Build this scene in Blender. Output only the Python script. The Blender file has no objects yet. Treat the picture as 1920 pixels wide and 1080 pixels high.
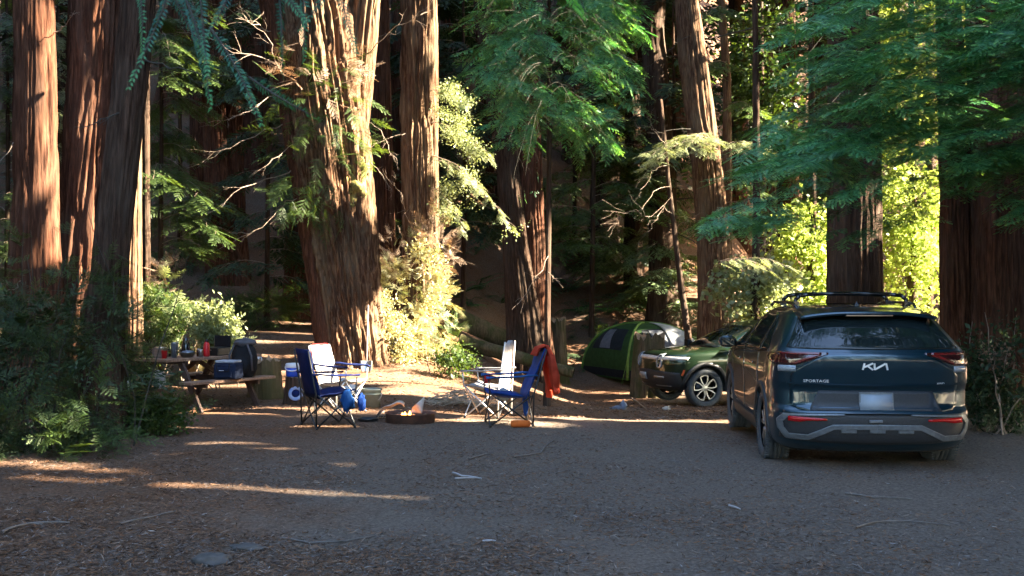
import bpy, bmesh, math, random
import numpy as np
from mathutils import Vector, Matrix, Quaternion

random.seed(7)
RNG = np.random.default_rng(11)
scene = bpy.context.scene
COL = scene.collection
F, CX, CY, EYE = 2000.0, 960.0, 555.0, 1.66      # photo pixels; eye height in metres
rad = math.radians

# ------------------------------------------------------------------ camera
cd = bpy.data.cameras.new("camera"); cam = bpy.data.objects.new("camera", cd); COL.objects.link(cam)
cd.sensor_width = 36.0; cd.lens = 36.0 * F / 1920.0
cd.shift_y = 15.0 / 1920.0
cam.location = (0, 0, EYE); cam.rotation_euler = (rad(90), 0, 0)
cd.clip_start = 0.05; cd.clip_end = 2000
cd.dof.use_dof = True; cd.dof.focus_distance = 14.0; cd.dof.aperture_fstop = 7.0
scene.camera = cam

def P(px, py, d):
    return np.array([(px - CX) / F * d, d, EYE - (py - CY) / F * d])

# ------------------------------------------------------------------ terrain
def sst(a, b, x):
    t = np.clip((x - a) / (b - a), 0, 1); return t * t * (3 - 2 * t)
def softp(x): return np.log1p(np.exp(np.clip(x, -30, 30))) + np.where(x > 30, x - 30, 0)
def _h(ix, iy, iz, seed):
    n = (ix * 374761393 + iy * 668265263 + iz * 2147483647 % 1274126177 + iz * 1103515245 + seed * 974711) & 0x7fffffff
    n = (n ^ (n >> 13)) * 1274126177 & 0x7fffffff
    n = (n ^ (n >> 16)) * 668265263 & 0x7fffffff
    return ((n ^ (n >> 15)) & 0xffff) / 32767.5 - 1.0
def vnoise(x, y, z=0.0, seed=0):
    x = np.asarray(x, float); y = np.asarray(y, float); z = np.zeros_like(x) + z
    ix, iy, iz = np.floor(x).astype(np.int64), np.floor(y).astype(np.int64), np.floor(z).astype(np.int64)
    fx, fy, fz = x - ix, y - iy, z - iz
    fx, fy, fz = fx*fx*(3-2*fx), fy*fy*(3-2*fy), fz*fz*(3-2*fz)
    r = 0
    for a in (0, 1):
        for b in (0, 1):
            for c in (0, 1):
                w = (fx if a else 1-fx) * (fy if b else 1-fy) * (fz if c else 1-fz)
                r = r + w * _h(ix+a, iy+b, iz+c, seed)
    return r
def terr(x, y):
    x = np.asarray(x, float); y = np.asarray(y, float)
    left = sst(2.0, -2.5, x)
    zl = 0.085 * 1.5 * softp((y - 17.5) / 1.5)
    zr = -0.087 * (softp((y - 14.5) / 1.0) - softp((y - 25.5) / 1.0))
    z = left * zl + (1 - left) * zr
    y0 = 31 + 13 * sst(6, 15, x) - 2 * sst(-4, -9, x)
    h = 0.55 * 2 * softp((y - y0) / 2) + .005 * np.clip(y - y0, 0, 80) ** 2
    z = z * sst(75, 40, y) + h
    z = z + 0.35 * 3 * softp((-x - 16) / 3) * sst(-6, 4, y)
    z = z + 0.03 * vnoise(x * .7, y * .7, 0, 3) + 0.012 * vnoise(x * 2.3, y * 2.3, 0, 5) + 0.006 * vnoise(x*6, y*6, 0, 6)
    z = z + 0.6 * vnoise(x * .12, y * .12, 0, 9) * sst(27, 45, y)
    return z
def tz(x, y): return float(terr(np.array([x]), np.array([y]))[0])
def G(px, d):
    x = (px - CX) / F * d
    return np.array([x, d, tz(x, d)])
def GP(px, py, lo=4.0, hi=60.0):
    """first ground hit of the ray through a photo pixel"""
    d = np.linspace(lo, hi, 2800)
    x = (px - CX) / F * d; z = EYE - (py - CY) / F * d
    k = np.argmax(z <= terr(x, d))
    return np.array([x[k], d[k], terr(x[k:k+1], d[k:k+1])[0]])

# ------------------------------------------------------------------ sun
AZ, EL = rad(93), rad(31)
S = np.array([math.sin(AZ) * math.cos(EL), math.cos(AZ) * math.cos(EL), math.sin(EL)])
UU = np.array([-S[1], S[0], 0]); UU /= np.linalg.norm(UU)
VV = np.cross(S, UU); VV = VV if VV[2] > 0 else -VV
def uv_of(p): p = np.asarray(p); return p @ UU, p @ VV

# ------------------------------------------------------------------ materials
MATS = {}
def nt(name):
    m = bpy.data.materials.new(name); m.use_nodes = True
    t = m.node_tree; t.nodes.clear()
    o = t.nodes.new("ShaderNodeOutputMaterial")
    return m, t, t.nodes, t.links, o
def ramp(ns, stops):
    r = ns.new("ShaderNodeValToRGB"); e = r.color_ramp.elements
    while len(e) < len(stops): e.new(0.5)
    for i, (p, c) in enumerate(stops):
        e[i].position = p; e[i].color = (*c, 1)
    return r
def mat(name, c1, c2=None, rough=.6, metal=0, scale=(8, 8, 8), bump=0, bscale=None, spec=.5, coat=0, trans=0, detail=4, dist=.01):
    """principled with noise driven colour between c1 and c2 and noise bump"""
    if name in MATS: return MATS[name]
    m, t, ns, lk, o = nt(name)
    b = ns.new("ShaderNodeBsdfPrincipled")
    b.inputs["Roughness"].default_value = rough; b.inputs["Metallic"].default_value = metal
    b.inputs["Specular IOR Level"].default_value = spec; b.inputs["Coat Weight"].default_value = coat
    b.inputs["Coat Roughness"].default_value = .04
    tc = ns.new("ShaderNodeTexCoord"); mp = ns.new("ShaderNodeMapping"); mp.inputs["Scale"].default_value = scale
    lk.new(tc.outputs["Object"], mp.inputs[0])
    n = ns.new("ShaderNodeTexNoise"); n.inputs["Scale"].default_value = 1; n.inputs["Detail"].default_value = detail
    lk.new(mp.outputs[0], n.inputs["Vector"])
    c2 = c2 or tuple(v * .8 for v in c1)
    r = ramp(ns, [(.35, c1), (.65, c2)]); lk.new(n.outputs[0], r.inputs[0]); lk.new(r.outputs[0], b.inputs["Base Color"])
    if bump:
        n2 = ns.new("ShaderNodeTexNoise"); n2.inputs["Detail"].default_value = 5; n2.inputs["Scale"].default_value = 1
        mp2 = ns.new("ShaderNodeMapping"); mp2.inputs["Scale"].default_value = bscale or tuple(3 * s for s in scale)
        lk.new(tc.outputs["Object"], mp2.inputs[0]); lk.new(mp2.outputs[0], n2.inputs["Vector"])
        bp = ns.new("ShaderNodeBump"); bp.inputs["Strength"].default_value = bump; bp.inputs["Distance"].default_value = dist
        lk.new(n2.outputs[0], bp.inputs["Height"]); lk.new(bp.outputs[0], b.inputs["Normal"])
    if trans:
        tr = ns.new("ShaderNodeBsdfTranslucent"); lk.new(r.outputs[0], tr.inputs[0])
        mx = ns.new("ShaderNodeMixShader"); mx.inputs[0].default_value = trans
        lk.new(b.outputs[0], mx.inputs[1]); lk.new(tr.outputs[0], mx.inputs[2]); lk.new(mx.outputs[0], o.inputs[0])
    else:
        lk.new(b.outputs[0], o.inputs[0])
    MATS[name] = m; return m
def leaf_mat(name, dark, light, tip=None, trans=.35, rough=.45, tcol=None, spec=.35):
    """leaves: colour varies per leaf; translucent; 'tip' attribute marks young growth at twig ends"""
    if name in MATS: return MATS[name]
    m, t, ns, lk, o = nt(name)
    g = ns.new("ShaderNodeNewGeometry")
    tc = ns.new("ShaderNodeTexCoord"); n = ns.new("ShaderNodeTexNoise"); n.inputs["Scale"].default_value = 1.7; n.inputs["Detail"].default_value = 3
    lk.new(tc.outputs["Object"], n.inputs["Vector"])
    ad = ns.new("ShaderNodeMath"); ad.operation = "MULTIPLY_ADD"; ad.inputs[1].default_value = .45; ad.inputs[2].default_value = -.22
    lk.new(g.outputs["Random Per Island"], ad.inputs[0])
    a2 = ns.new("ShaderNodeMath"); lk.new(ad.outputs[0], a2.inputs[0]); lk.new(n.outputs[0], a2.inputs[1])
    r = ramp(ns, [(.25, dark), (.75, light)]); lk.new(a2.outputs[0], r.inputs[0])
    col = r.outputs[0]
    if tip:
        at = ns.new("ShaderNodeAttribute"); at.attribute_name = "tip"
        mx = ns.new("ShaderNodeMix"); mx.data_type = "RGBA"; mx.inputs[7].default_value = (*tip, 1)
        lk.new(at.outputs["Fac"], mx.inputs[0]); lk.new(col, mx.inputs[6]); col = mx.outputs[2]
    b = ns.new("ShaderNodeBsdfPrincipled"); b.inputs["Roughness"].default_value = rough; b.inputs["Specular IOR Level"].default_value = spec
    lk.new(col, b.inputs["Base Color"])
    tr = ns.new("ShaderNodeBsdfTranslucent")
    hm = ns.new("ShaderNodeMix"); hm.data_type = "RGBA"; hm.blend_type = "MULTIPLY"; hm.inputs[0].default_value = 1
    hm.inputs[7].default_value = (*(tcol or (1.5, 1.3, .5)), 1); lk.new(col, hm.inputs[6]); lk.new(hm.outputs[2], tr.inputs[0])
    ms = ns.new("ShaderNodeMixShader"); ms.inputs[0].default_value = trans
    lk.new(b.outputs[0], ms.inputs[1]); lk.new(tr.outputs[0], ms.inputs[2]); lk.new(ms.outputs[0], o.inputs[0])
    MATS[name] = m; return m
def bark_mat(name, c1, c2, c3=None, moss=None, bump=.9):
    if name in MATS: return MATS[name]
    m, t, ns, lk, o = nt(name)
    b = ns.new("ShaderNodeBsdfPrincipled"); b.inputs["Roughness"].default_value = .9; b.inputs["Specular IOR Level"].default_value = .12
    tc = ns.new("ShaderNodeTexCoord")
    def noise(sc, det):
        mp = ns.new("ShaderNodeMapping"); mp.inputs["Scale"].default_value = sc; lk.new(tc.outputs["Object"], mp.inputs[0])
        n = ns.new("ShaderNodeTexNoise"); n.inputs["Scale"].default_value = 1; n.inputs["Detail"].default_value = det
        n.inputs["Roughness"].default_value = .65
        lk.new(mp.outputs[0], n.inputs["Vector"]); return n
    n1 = noise((26, 26, 2.2), 6); n2 = noise((3, 3, .8), 3)
    r = ramp(ns, [(.30, tuple(v * .45 for v in c1)), (.48, c1), (.68, c2)])
    lk.new(n1.outputs[0], r.inputs[0]); col = r.outputs[0]
    mx = ns.new("ShaderNodeMix"); mx.data_type = "RGBA"; mx.inputs[7].default_value = (*(c3 or c2), 1)
    rr = ramp(ns, [(.45, (0, 0, 0)), (.75, (.7, .7, .7))]); lk.new(n2.outputs[0], rr.inputs[0]); lk.new(rr.outputs[0], mx.inputs[0])
    lk.new(col, mx.inputs[6]); col = mx.outputs[2]
    if moss:
        n3 = noise((2.5, 2.5, 1.2), 5); r3 = ramp(ns, [(.42, (0, 0, 0)), (.6, (.85, .85, .85))]); lk.new(n3.outputs[0], r3.inputs[0])
        m2 = ns.new("ShaderNodeMix"); m2.data_type = "RGBA"; m2.inputs[7].default_value = (*moss, 1)
        lk.new(r3.outputs[0], m2.inputs[0]); lk.new(col, m2.inputs[6]); col = m2.outputs[2]
    lk.new(col, b.inputs["Base Color"])
    bp = ns.new("ShaderNodeBump"); bp.inputs["Strength"].default_value = bump; bp.inputs["Distance"].default_value = .03
    lk.new(n1.outputs[0], bp.inputs["Height"]); lk.new(bp.outputs[0], b.inputs["Normal"])
    lk.new(b.outputs[0], o.inputs[0]); MATS[name] = m; return m

# ------------------------------------------------------------------ objects
def link(o, parent=None):
    COL.objects.link(o)
    if parent is not None: o.parent = parent
    return o
def tag(o, label, cat, group=None, kind=None):
    if label: o["label"] = label
    if cat: o["category"] = cat
    if group: o["group"] = group
    if kind: o["kind"] = kind
    return o
def thing(name, label, cat, loc=(0, 0, 0), rz=0, group=None):
    o = bpy.data.objects.new(name, None); link(o)
    o.location = tuple(float(v) for v in loc); o.rotation_euler = (0, 0, rz); o.empty_display_size = .1
    return tag(o, label, cat, group)
def np_mesh(name, V, polys, material, smooth=False, tip=None):
    """V (n,3); polys list of (m,k) int arrays of different k"""
    V = np.asarray(V, np.float32)
    me = bpy.data.meshes.new(name); me.vertices.add(len(V)); me.vertices.foreach_set("co", V.ravel())
    idx = np.concatenate([np.asarray(p, np.int32).ravel() for p in polys])
    tot = np.concatenate([np.full(len(p), np.asarray(p).shape[1], np.int32) for p in polys])
    st = np.concatenate([[0], np.cumsum(tot)[:-1]]).astype(np.int32)
    me.loops.add(len(idx)); me.loops.foreach_set("vertex_index", idx)
    me.polygons.add(len(tot)); me.polygons.foreach_set("loop_start", st); me.polygons.foreach_set("loop_total", tot)
    if smooth: me.polygons.foreach_set("use_smooth", np.ones(len(tot), bool))
    if tip is not None:
        a = me.attributes.new("tip", "FLOAT", "POINT"); a.data.foreach_set("value", np.asarray(tip, np.float32))
    me.update(calc_edges=True)
    me.materials.append(material)
    return me
def np_obj(name, V, polys, material, parent=None, smooth=False, tip=None):
    o = bpy.data.objects.new(name, np_mesh(name, V, polys, material, smooth, tip)); return link(o, parent)

class MB:
    """collects simple shapes; build() links them as one mesh object"""
    def __init__(s): s.v = []; s.f = []; s.sm = []
    def add(s, V, Fc, smooth=False, M=None):
        n = len(s.v)
        for p in V:
            p = Vector(p)
            s.v.append(tuple(M @ p) if M is not None else tuple(p))
        for f in Fc: s.f.append([i + n for i in f]); s.sm.append(smooth)
        return s
    def box(s, c, size, M=None, taper=1.0):
        x, y, z = (d / 2 for d in size)
        V = []
        for k, dz in ((taper, z), (1, -z)):
            V += [(c[0] - x * k, c[1] - y * k, c[2] + dz), (c[0] + x * k, c[1] - y * k, c[2] + dz), (c[0] + x * k, c[1] + y * k, c[2] + dz), (c[0] - x * k, c[1] + y * k, c[2] + dz)]
        return s.add(V, [(0, 1, 2, 3), (7, 6, 5, 4), (4, 5, 1, 0), (5, 6, 2, 1), (6, 7, 3, 2), (7, 4, 0, 3)], False, M)
    def bar(s, a, b, w, h=None, up=(0, 0, 1)):
        """rectangular bar from a to b"""
        a, b = Vector(a), Vector(b); h = h or w
        d = (b - a); L = d.length; d.normalize()
        x = d.cross(Vector(up))
        if x.length < 1e-4: x = d.cross(Vector((1, 0, 0)))
        x.normalize(); z = x.cross(d)
        M = Matrix((( x.x, d.x, z.x, 0), (x.y, d.y, z.y, 0), (x.z, d.z, z.z, 0), (0, 0, 0, 1))); M.translation = (a + b) / 2
        return s.box((0, 0, 0), (w, L, h), M)
    def tube(s, pts, r, n=8, cap=True, smooth=True):
        pts = [Vector(p) for p in pts]; R = r if isinstance(r, (list, tuple)) else [r] * len(pts)
        V, Fc = [], []; px = None
        for i, p in enumerate(pts):
            t = (pts[min(i + 1, len(pts) - 1)] - pts[max(i - 1, 0)])
            t = t.normalized() if t.length > 1e-9 else Vector((0, 0, 1))
            if px is None:
                px = t.cross(Vector((0, 0, 1)))
                if px.length < 1e-3: px = t.cross(Vector((0, 1, 0)))
            px = (px - t * px.dot(t)).normalized(); q = t.cross(px)
            for k in range(n):
                a = 2 * math.pi * k / n
                V.append(p + (px * math.cos(a) + q * math.sin(a)) * R[i])
        for i in range(len(pts) - 1):
            for k in range(n):
                a, b = i * n + k, i * n + (k + 1) % n
                Fc.append((a, b, b + n, a + n))
        if cap:
            Fc.append(tuple(range(n))[::-1]); Fc.append(tuple((len(pts) - 1) * n + k for k in range(n)))
        return s.add(V, Fc, smooth)
    def lathe(s, prof, n=24, c=(0, 0, 0), M=None, smooth=True, sx=1, sy=1, cap=True):
        V, Fc = [], []
        for r, z in prof:
            for k in range(n):
                a = 2 * math.pi * k / n; V.append((c[0] + r * sx * math.cos(a), c[1] + r * sy * math.sin(a), c[2] + z))
        for i in range(len(prof) - 1):
            for k in range(n):
                a, b = i * n + k, i * n + (k + 1) % n
                Fc.append((a, b, b + n, a + n))
        if cap and prof[0][0] > 1e-4: Fc.append(tuple(range(n))[::-1])
        if cap and prof[-1][0] > 1e-4: Fc.append(tuple((len(prof) - 1) * n + k for k in range(n)))
        return s.add(V, Fc, smooth, M)
    def grid(s, fn, nu, nv, smooth=True, M=None):
        V = [fn(i / nu, j / nv) for j in range(nv + 1) for i in range(nu + 1)]
        w = nu + 1
        return s.add(V, [(j * w + i, j * w + i + 1, (j + 1) * w + i + 1, (j + 1) * w + i) for j in range(nv) for i in range(nu)], smooth, M)
    def build(s, name, m, parent=None, bevel=0, solid=0, sub=0):
        me = bpy.data.meshes.new(name); me.from_pydata(s.v, [], s.f); me.update()
        me.polygons.foreach_set("use_smooth", s.sm); me.materials.append(m)
        o = link(bpy.data.objects.new(name, me), parent)
        if solid:
            md = o.modifiers.new("solidify", "SOLIDIFY"); md.thickness = solid; md.offset = 0
        if sub:
            md = o.modifiers.new("subsurf", "SUBSURF"); md.levels = sub; md.render_levels = sub
        if bevel:
            md = o.modifiers.new("bevel", "BEVEL"); md.width = bevel; md.segments = 2; md.limit_method = "ANGLE"; md.angle_limit = rad(40)
        return o
def copy_tree(o, parent=None):
    c = o.copy(); link(c, parent)
    for ch in list(o.children): copy_tree(ch, c)
    return c
# ------------------------------------------------------------------ light
w = bpy.data.worlds.new("World"); scene.world = w; w.use_nodes = True
wn, wl = w.node_tree.nodes, w.node_tree.links; wn.clear()
sky = wn.new("ShaderNodeTexSky"); sky.sky_type = "NISHITA"; sky.sun_disc = False
sky.sun_elevation = EL; sky.sun_rotation = AZ; sky.altitude = 200
bg = wn.new("ShaderNodeBackground"); bg.inputs[1].default_value = 0.095
wo = wn.new("ShaderNodeOutputWorld"); wl.new(sky.outputs[0], bg.inputs[0]); wl.new(bg.outputs[0], wo.inputs[0])
ld = bpy.data.lights.new("sun", "SUN"); ld.energy = 5.0; ld.angle = rad(.5); ld.color = (1, .86, .66)
lo = link(bpy.data.objects.new("sun", ld)); lo.rotation_euler = Vector(S).to_track_quat("Z", "Y").to_euler()
scene.view_settings.view_transform = "Standard"; scene.view_settings.look = "None"; scene.view_settings.gamma = 1
scene.view_settings.exposure = 4.3
cy = scene.cycles
cy.max_bounces = 6; cy.diffuse_bounces = 3; cy.glossy_bounces = 3; cy.transmission_bounces = 4; cy.transparent_max_bounces = 6
cy.use_denoising = True; cy.sample_clamp_indirect = 6; cy.caustics_reflective = False; cy.caustics_refractive = False

# ------------------------------------------------------------------ gaps cut through the leaves so sun lands on chosen spots
GAPS = []
def gap(a, b=None, r=.15, n=None):
    a = np.asarray(a, float); b = a if b is None else np.asarray(b, float)
    L = np.linalg.norm(b - a); n = n or max(1, int(L / (r * .8)) + 1)
    for t in np.linspace(0, 1, n):
        u, v = uv_of(a + (b - a) * t); GAPS.append((u, v, r))
def gpx(x0, y0, x1, y1, d, r, n=None): gap(P(x0, y0, d), P(x1, y1, d), r, n)
def ggr(x0, y0, x1, y1, r): gap(GP(x0, y0), GP(x1, y1), r)
ggr(285, 908, 560, 922, .07); ggr(560, 922, 830, 938, .045); ggr(0, 862, 120, 876, .12); ggr(120, 876, 290, 890, .06)
ggr(360, 800, 640, 800, .12); ggr(400, 770, 560, 766, .15); ggr(390, 832, 480, 832, .10); ggr(640, 872, 720, 872, .06)
ggr(480, 842, 545, 842, .05); ggr(200, 900, 290, 902, .05); ggr(300, 852, 380, 850, .04); ggr(60, 893, 200, 905, .05); ggr(430, 815, 520, 816, .04); ggr(330, 880, 420, 884, .03)
ggr(830, 783, 1000, 795, .16); ggr(1050, 783, 1200, 790, .18); ggr(1200, 790, 1365, 790, .2); ggr(1030, 745, 1190, 746, .2)
for q in ((600, 672, 700, 690), (640, 690, 760, 720), (700, 690, 860, 728), (560, 685, 640, 715), (720, 680, 800, 700), (760, 735, 870, 745)): ggr(*q, .36)
for q in ((430, 604, 590, 606), (440, 640, 590, 640), (470, 660, 590, 662)): ggr(*q, .14)
for x in (705, 735, 765, 795, 825): gpx(x, 440 + (x - 760) ** 2 * .01, x, 690, 21.4, .42)
gpx(700, 560, 740, 690, 21.6, .4)
for q in ((690, 0, 690, 200, .33), (655, 60, 680, 340, .3), (600, 140, 640, 330, .42), (580, 250, 600, 400, .3), (660, 350, 665, 380, .3), (620, 410, 690, 425, .08), (625, 120, 600, 60, .4), (540, 60, 560, 330, .14)): gpx(*q[:4], 20.6, q[4])
for q in ((800, 0, 812, 250, .4), (808, 260, 815, 420, .25)): gpx(*q[:4], 22.4, q[4])
for q in ((830, 160, 870, 260, .4), (880, 260, 930, 330, .35), (800, 370, 860, 420, .35), (880, 330, 950, 440, .3), (830, 340, 930, 350, .3)): gpx(*q[:4], 21.4, q[4])
for q in ((84, 50, 88, 95, .2), (80, 190, 78, 265, .2), (84, 300, 82, 330, .16), (78, 375, 76, 470, .22), (60, 400, 60, 440, .1)): gpx(*q[:4], 14.5, q[4])
for q in ((222, 20, 216, 90, .16), (200, 150, 195, 175, .1), (195, 195, 190, 265, .2), (190, 300, 186, 340, .08)): gpx(*q[:4], 15.4, q[4])
gpx(250, 300, 250, 640, 15.2, .24); gpx(274, 130, 274, 500, 18, .2)
for q in ((260, 540, 390, 530, .5), (270, 600, 380, 590, .5), (390, 590, 460, 640, .45), (300, 640, 430, 640, .4), (330, 690, 450, 690, .2), (545, 690, 545, 700, .25)): gpx(*q[:4], 18, q[4])
for q in ((290, 240, 420, 330, .3), (300, 130, 480, 180, .3), (330, 330, 540, 250, .22), (360, 420, 560, 400, .25), (450, 60, 560, 160, .25), (410, 450, 590, 390, .14)): gpx(*q[:4], 20, q[4])
for q in ((1300, 30, 1330, 240, .22), (1335, 250, 1370, 600, .3), (1362, 60, 1364, 400, .2)): gpx(*q[:4], 28, q[4])
for q in ((1210, 320, 1390, 280, .5), (1200, 350, 1240, 360, .4)): gpx(*q[:4], 26, q[4])
for q in ((1335, 500, 1500, 540, .5), (1380, 480, 1450, 520, .4)): gpx(*q[:4], 23, q[4])
for q in ((1030, 230, 1030, 420, .08), (1130, 390, 1230, 400, .2)): gpx(*q[:4], 25, q[4])
for x in range(1380, 1960, 45):
    for y in range(-40, 640, 60):
        for d in (31, 33.5, 36):
            if uv_of(P(x, y, d))[1] < -.6 or (d == 36 and x > 1610): gap(P(x, y, d), None, 1.25)
        if x < 1500 and y < 340: gap(P(x, y, 32.5), None, .28)
        if x > 1850 and y < 350: gap(P(x, y, 27), None, 1.2)
for x in range(0, 290, 50):
    for y in range(20, 600, 90): gap(P(x, y, 24), None, .5)
gpx(1240, 620, 1285, 650, 30, .35)
for q in ((585, 665, 625, 720, 14.9, .2), (640, 735, 670, 745, 15, .2), (920, 670, 940, 780, 14.9, .13), (1015, 670, 1025, 740, 14, .1), (870, 700, 930, 780, 15, .14), (690, 730, 700, 755, 15, .1)): gpx(*q)
ggr(1740, 640, 1775, 655, .5)
_rg = np.random.default_rng(77)
for _ in range(150):
    q = P(_rg.uniform(1360, 1900), _rg.uniform(20, 440), _rg.uniform(11, 12.6)); v_ = uv_of(q)[1]
    if v_ < -.6: gap(q, None, .14)
GA = np.array(GAPS)
_U0, _V0, _ST = -16.0, -14.0, .025
_GM = np.zeros((3400, 1900), bool); _GW = _GM.copy()       # the gaps, and the wider clearance kept free of the added clumps
for u_, v_, r_ in GA:
    i0, j0, k_ = int((u_ - _U0) / _ST), int((v_ - _V0) / _ST), int((r_ + .3) * 1.4 / _ST) + 2
    ia, ja = np.arange(i0 - k_, i0 + k_ + 1), np.arange(j0 - k_, j0 + k_ + 1)
    ia, ja = ia[(ia >= 0) & (ia < 3400)], ja[(ja >= 0) & (ja < 1900)]
    uu, vv = np.meshgrid(_U0 + ia * _ST, _V0 + ja * _ST, indexing="ij")
    q_ = 1 + .22 * vnoise(uu * 3.1, vv * 3.1, 0, 21) + .14 * vnoise(uu * 9, vv * 9, 0, 22); d2 = (uu - u_) ** 2 + (vv - v_) ** 2
    _GM[np.ix_(ia, ja)] |= d2 < (r_ * q_) ** 2; _GW[np.ix_(ia, ja)] |= d2 < ((r_ + (.07 if r_ < .14 else .15)) * q_) ** 2
def in_gap(u, v, extra=0.0):
    """True where a sun ray with these cross coordinates must stay free"""
    i, j = ((u - _U0) / _ST).astype(int), ((v - _V0) / _ST).astype(int)
    ok = (i >= 0) & (i < 3400) & (j >= 0) & (j < 1900)
    return ok & (_GW if extra else _GM)[np.clip(i, 0, 3399), np.clip(j, 0, 1899)]
def seen(p, m=1.04):
    y = np.maximum(p[:, 1], .01); tx = p[:, 0] / y; t = (p[:, 2] - EYE) / y
    return (p[:, 1] > .05) & (abs(tx) < .48 * m + .25 / y) & (t < .2775 * m + .3 / y) & (t > -.30)

# ------------------------------------------------------------------ leaf sprays
def unit(a): return a / np.maximum(np.linalg.norm(a, axis=-1, keepdims=True), 1e-9)
def sprig(L, nl, step, wd, rng):
    V, Q, T = [], [], []
    n = int(L / step)
    for i in range(n):
        x = (i + .5) * step; e = i / max(n - 1, 1)
        l = nl * (1 - .45 * e ** 3) * min(1, .55 + i * .2)
        for s in (-1, 1):
            a = rad(62 - 22 * e + rng.uniform(-7, 7)); dx, dy = math.cos(a) * l, s * math.sin(a) * l
            z = -.12 * l + rng.uniform(-.1, .1) * l; k = len(V)
            px, py = -dy / l * wd / 2, dx / l * wd / 2
            V += [(x, 0, 0), (x + dx * .5 + px, dy * .5 + py, z * .4), (x + dx, dy, z), (x + dx * .5 - px, dy * .5 - py, z * .4)]
            Q.append((k, k + 1, k + 2, k + 3)); T += [e] * 4
    k = len(V); V += [(0, .002, 0), (L, 0, 0), (0, -.002, 0), (0, 0, -.004)]; Q.append((k, k + 1, k + 2, k + 3)); T += [.5] * 4
    return np.array(V), np.array(Q), np.array(T)
def lens(L, wd, rng):
    z = rng.uniform(-.1, .1) * L
    V = np.array([(0, 0, 0), (L * .45, wd / 2, z * .3 - .01), (L, 0, z), (L * .45, -wd / 2, z * .3 - .01)])
    return V, np.array([(0, 1, 2, 3)]), np.array([.2, .5, 1, .5])
def spray(kind, rng):
    Vs, Qs, Ts = [], [], []; n0 = 0
    L = {"near": .42, "mid": .48, "far": .7}[kind]; ns = {"near": 13, "mid": 13, "far": 9}[kind]
    for i in range(ns + 1):
        t = (i + 1) / (ns + 1)
        if kind == "near": v, q, tp = sprig(.17 * (1.1 - .55 * t) * rng.uniform(.8, 1.15), .024, .0105, .0062, rng)
        elif kind == "mid": v, q, tp = lens(.2 * (1.1 - .5 * t) * rng.uniform(.7, 1.2), .042, rng)
        else: v, q, tp = lens(.34 * (1.1 - .5 * t) * rng.uniform(.7, 1.2), .10, rng)
        s = -1 if i % 2 else 1
        a = 0 if i == ns else s * rad(rng.uniform(38, 62)); tw = rng.uniform(-.35, .35)
        c, sn = math.cos(a), math.sin(a)
        y2 = v[:, 1] * math.cos(tw) - v[:, 2] * math.sin(tw); z2 = v[:, 1] * math.sin(tw) + v[:, 2] * math.cos(tw)
        z2 = z2 - .35 * v[:, 0] ** 2 / L
        vv = np.stack([v[:, 0] * c - y2 * sn + t * L, v[:, 0] * sn + y2 * c, z2 - .25 * (t * L) ** 2], 1)
        Vs.append(vv); Qs.append(q + n0); n0 += len(v)
        Ts.append(np.clip((t - .2) / .6, 0, 1) * tp ** 1.3 * (1 if rng.uniform() > .3 else .15))
    return np.concatenate(Vs), np.concatenate(Qs), np.concatenate(Ts)
def leafball(n, size, R, rng, aspect=.55):
    Vs, Qs = [], []
    for i in range(n):
        c = rng.normal(size=3) * R * .5; a = unit(rng.normal(size=3)); b = unit(np.cross(a, rng.normal(size=3) + np.array([0, 0, 1.5])))
        l = size * rng.uniform(.6, 1.3); k = len(Vs)
        Vs += [c - a * l * .5, c + b * l * aspect * .5, c + a * l * .5, c - b * l * aspect * .5]; Qs.append((k, k + 1, k + 2, k + 3))
    return np.array(Vs), np.array(Qs), np.zeros(len(Vs))
_r = np.random.default_rng(5)
TPL = {k: [spray(k, _r) for _ in range(5)] for k in ("near", "mid", "far")}
TPL["broad"] = [leafball(12, .17, .34, _r, .7) for _ in range(5)]
TPL["clump"] = [leafball(7, .40, .42, _r, .6) for _ in range(5)]
TPL["big"] = [leafball(8, .75, .9, _r, .6) for _ in range(5)]
TPL["small"] = [leafball(14, .07, .2, _r, .5) for _ in range(5)]
def place(kind, pos, ax, up, sc, rng, tipscale=1.0):
    """copies of leaf templates -> V, quads, tip"""
    pos, ax, up = np.asarray(pos, float), unit(np.asarray(ax, float)), np.asarray(up, float)
    sc = np.broadcast_to(np.asarray(sc, float), (len(pos),))
    by = unit(np.cross(up, ax)); bz = np.cross(ax, by)
    if len(pos) == 0: return np.zeros((0, 3)), np.zeros((0, 4), int), np.zeros(0)
    which = rng.integers(0, 5, len(pos)); Vs, Qs, Ts = [], [], []; n0 = 0
    for k in range(5):
        m = which == k
        if not m.any(): continue
        v, q, tp = TPL[kind][k]; B = np.stack([ax[m], by[m], bz[m]], 1) * sc[m][:, None, None]
        W = np.einsum("vi,kij->kvj", v, B) + pos[m][:, None, :]
        K = len(W)
        Vs.append(W.reshape(-1, 3)); Qs.append((q[None] + (np.arange(K) * len(v))[:, None, None]).reshape(-1, 4) + n0); n0 += K * len(v)
        Ts.append(np.tile(tp, K) * tipscale * np.repeat(rng.uniform(.2, 1, K), len(v)))
    return np.concatenate(Vs), np.concatenate(Qs), np.concatenate(Ts)
def cull(V, Q, T, extra=.0, keep=0.0, rng=RNG):
    """drop whole leaves that stand in a sun gap"""
    c = V[Q].mean(1); u, v = uv_of(c); k = ~in_gap(u, v, extra)
    if keep: k |= rng.uniform(size=len(k)) < keep
    Q = Q[k]; used = np.unique(Q); mp = np.zeros(len(V), np.int64); mp[used] = np.arange(len(used))
    return V[used], mp[Q], T[used]

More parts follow.
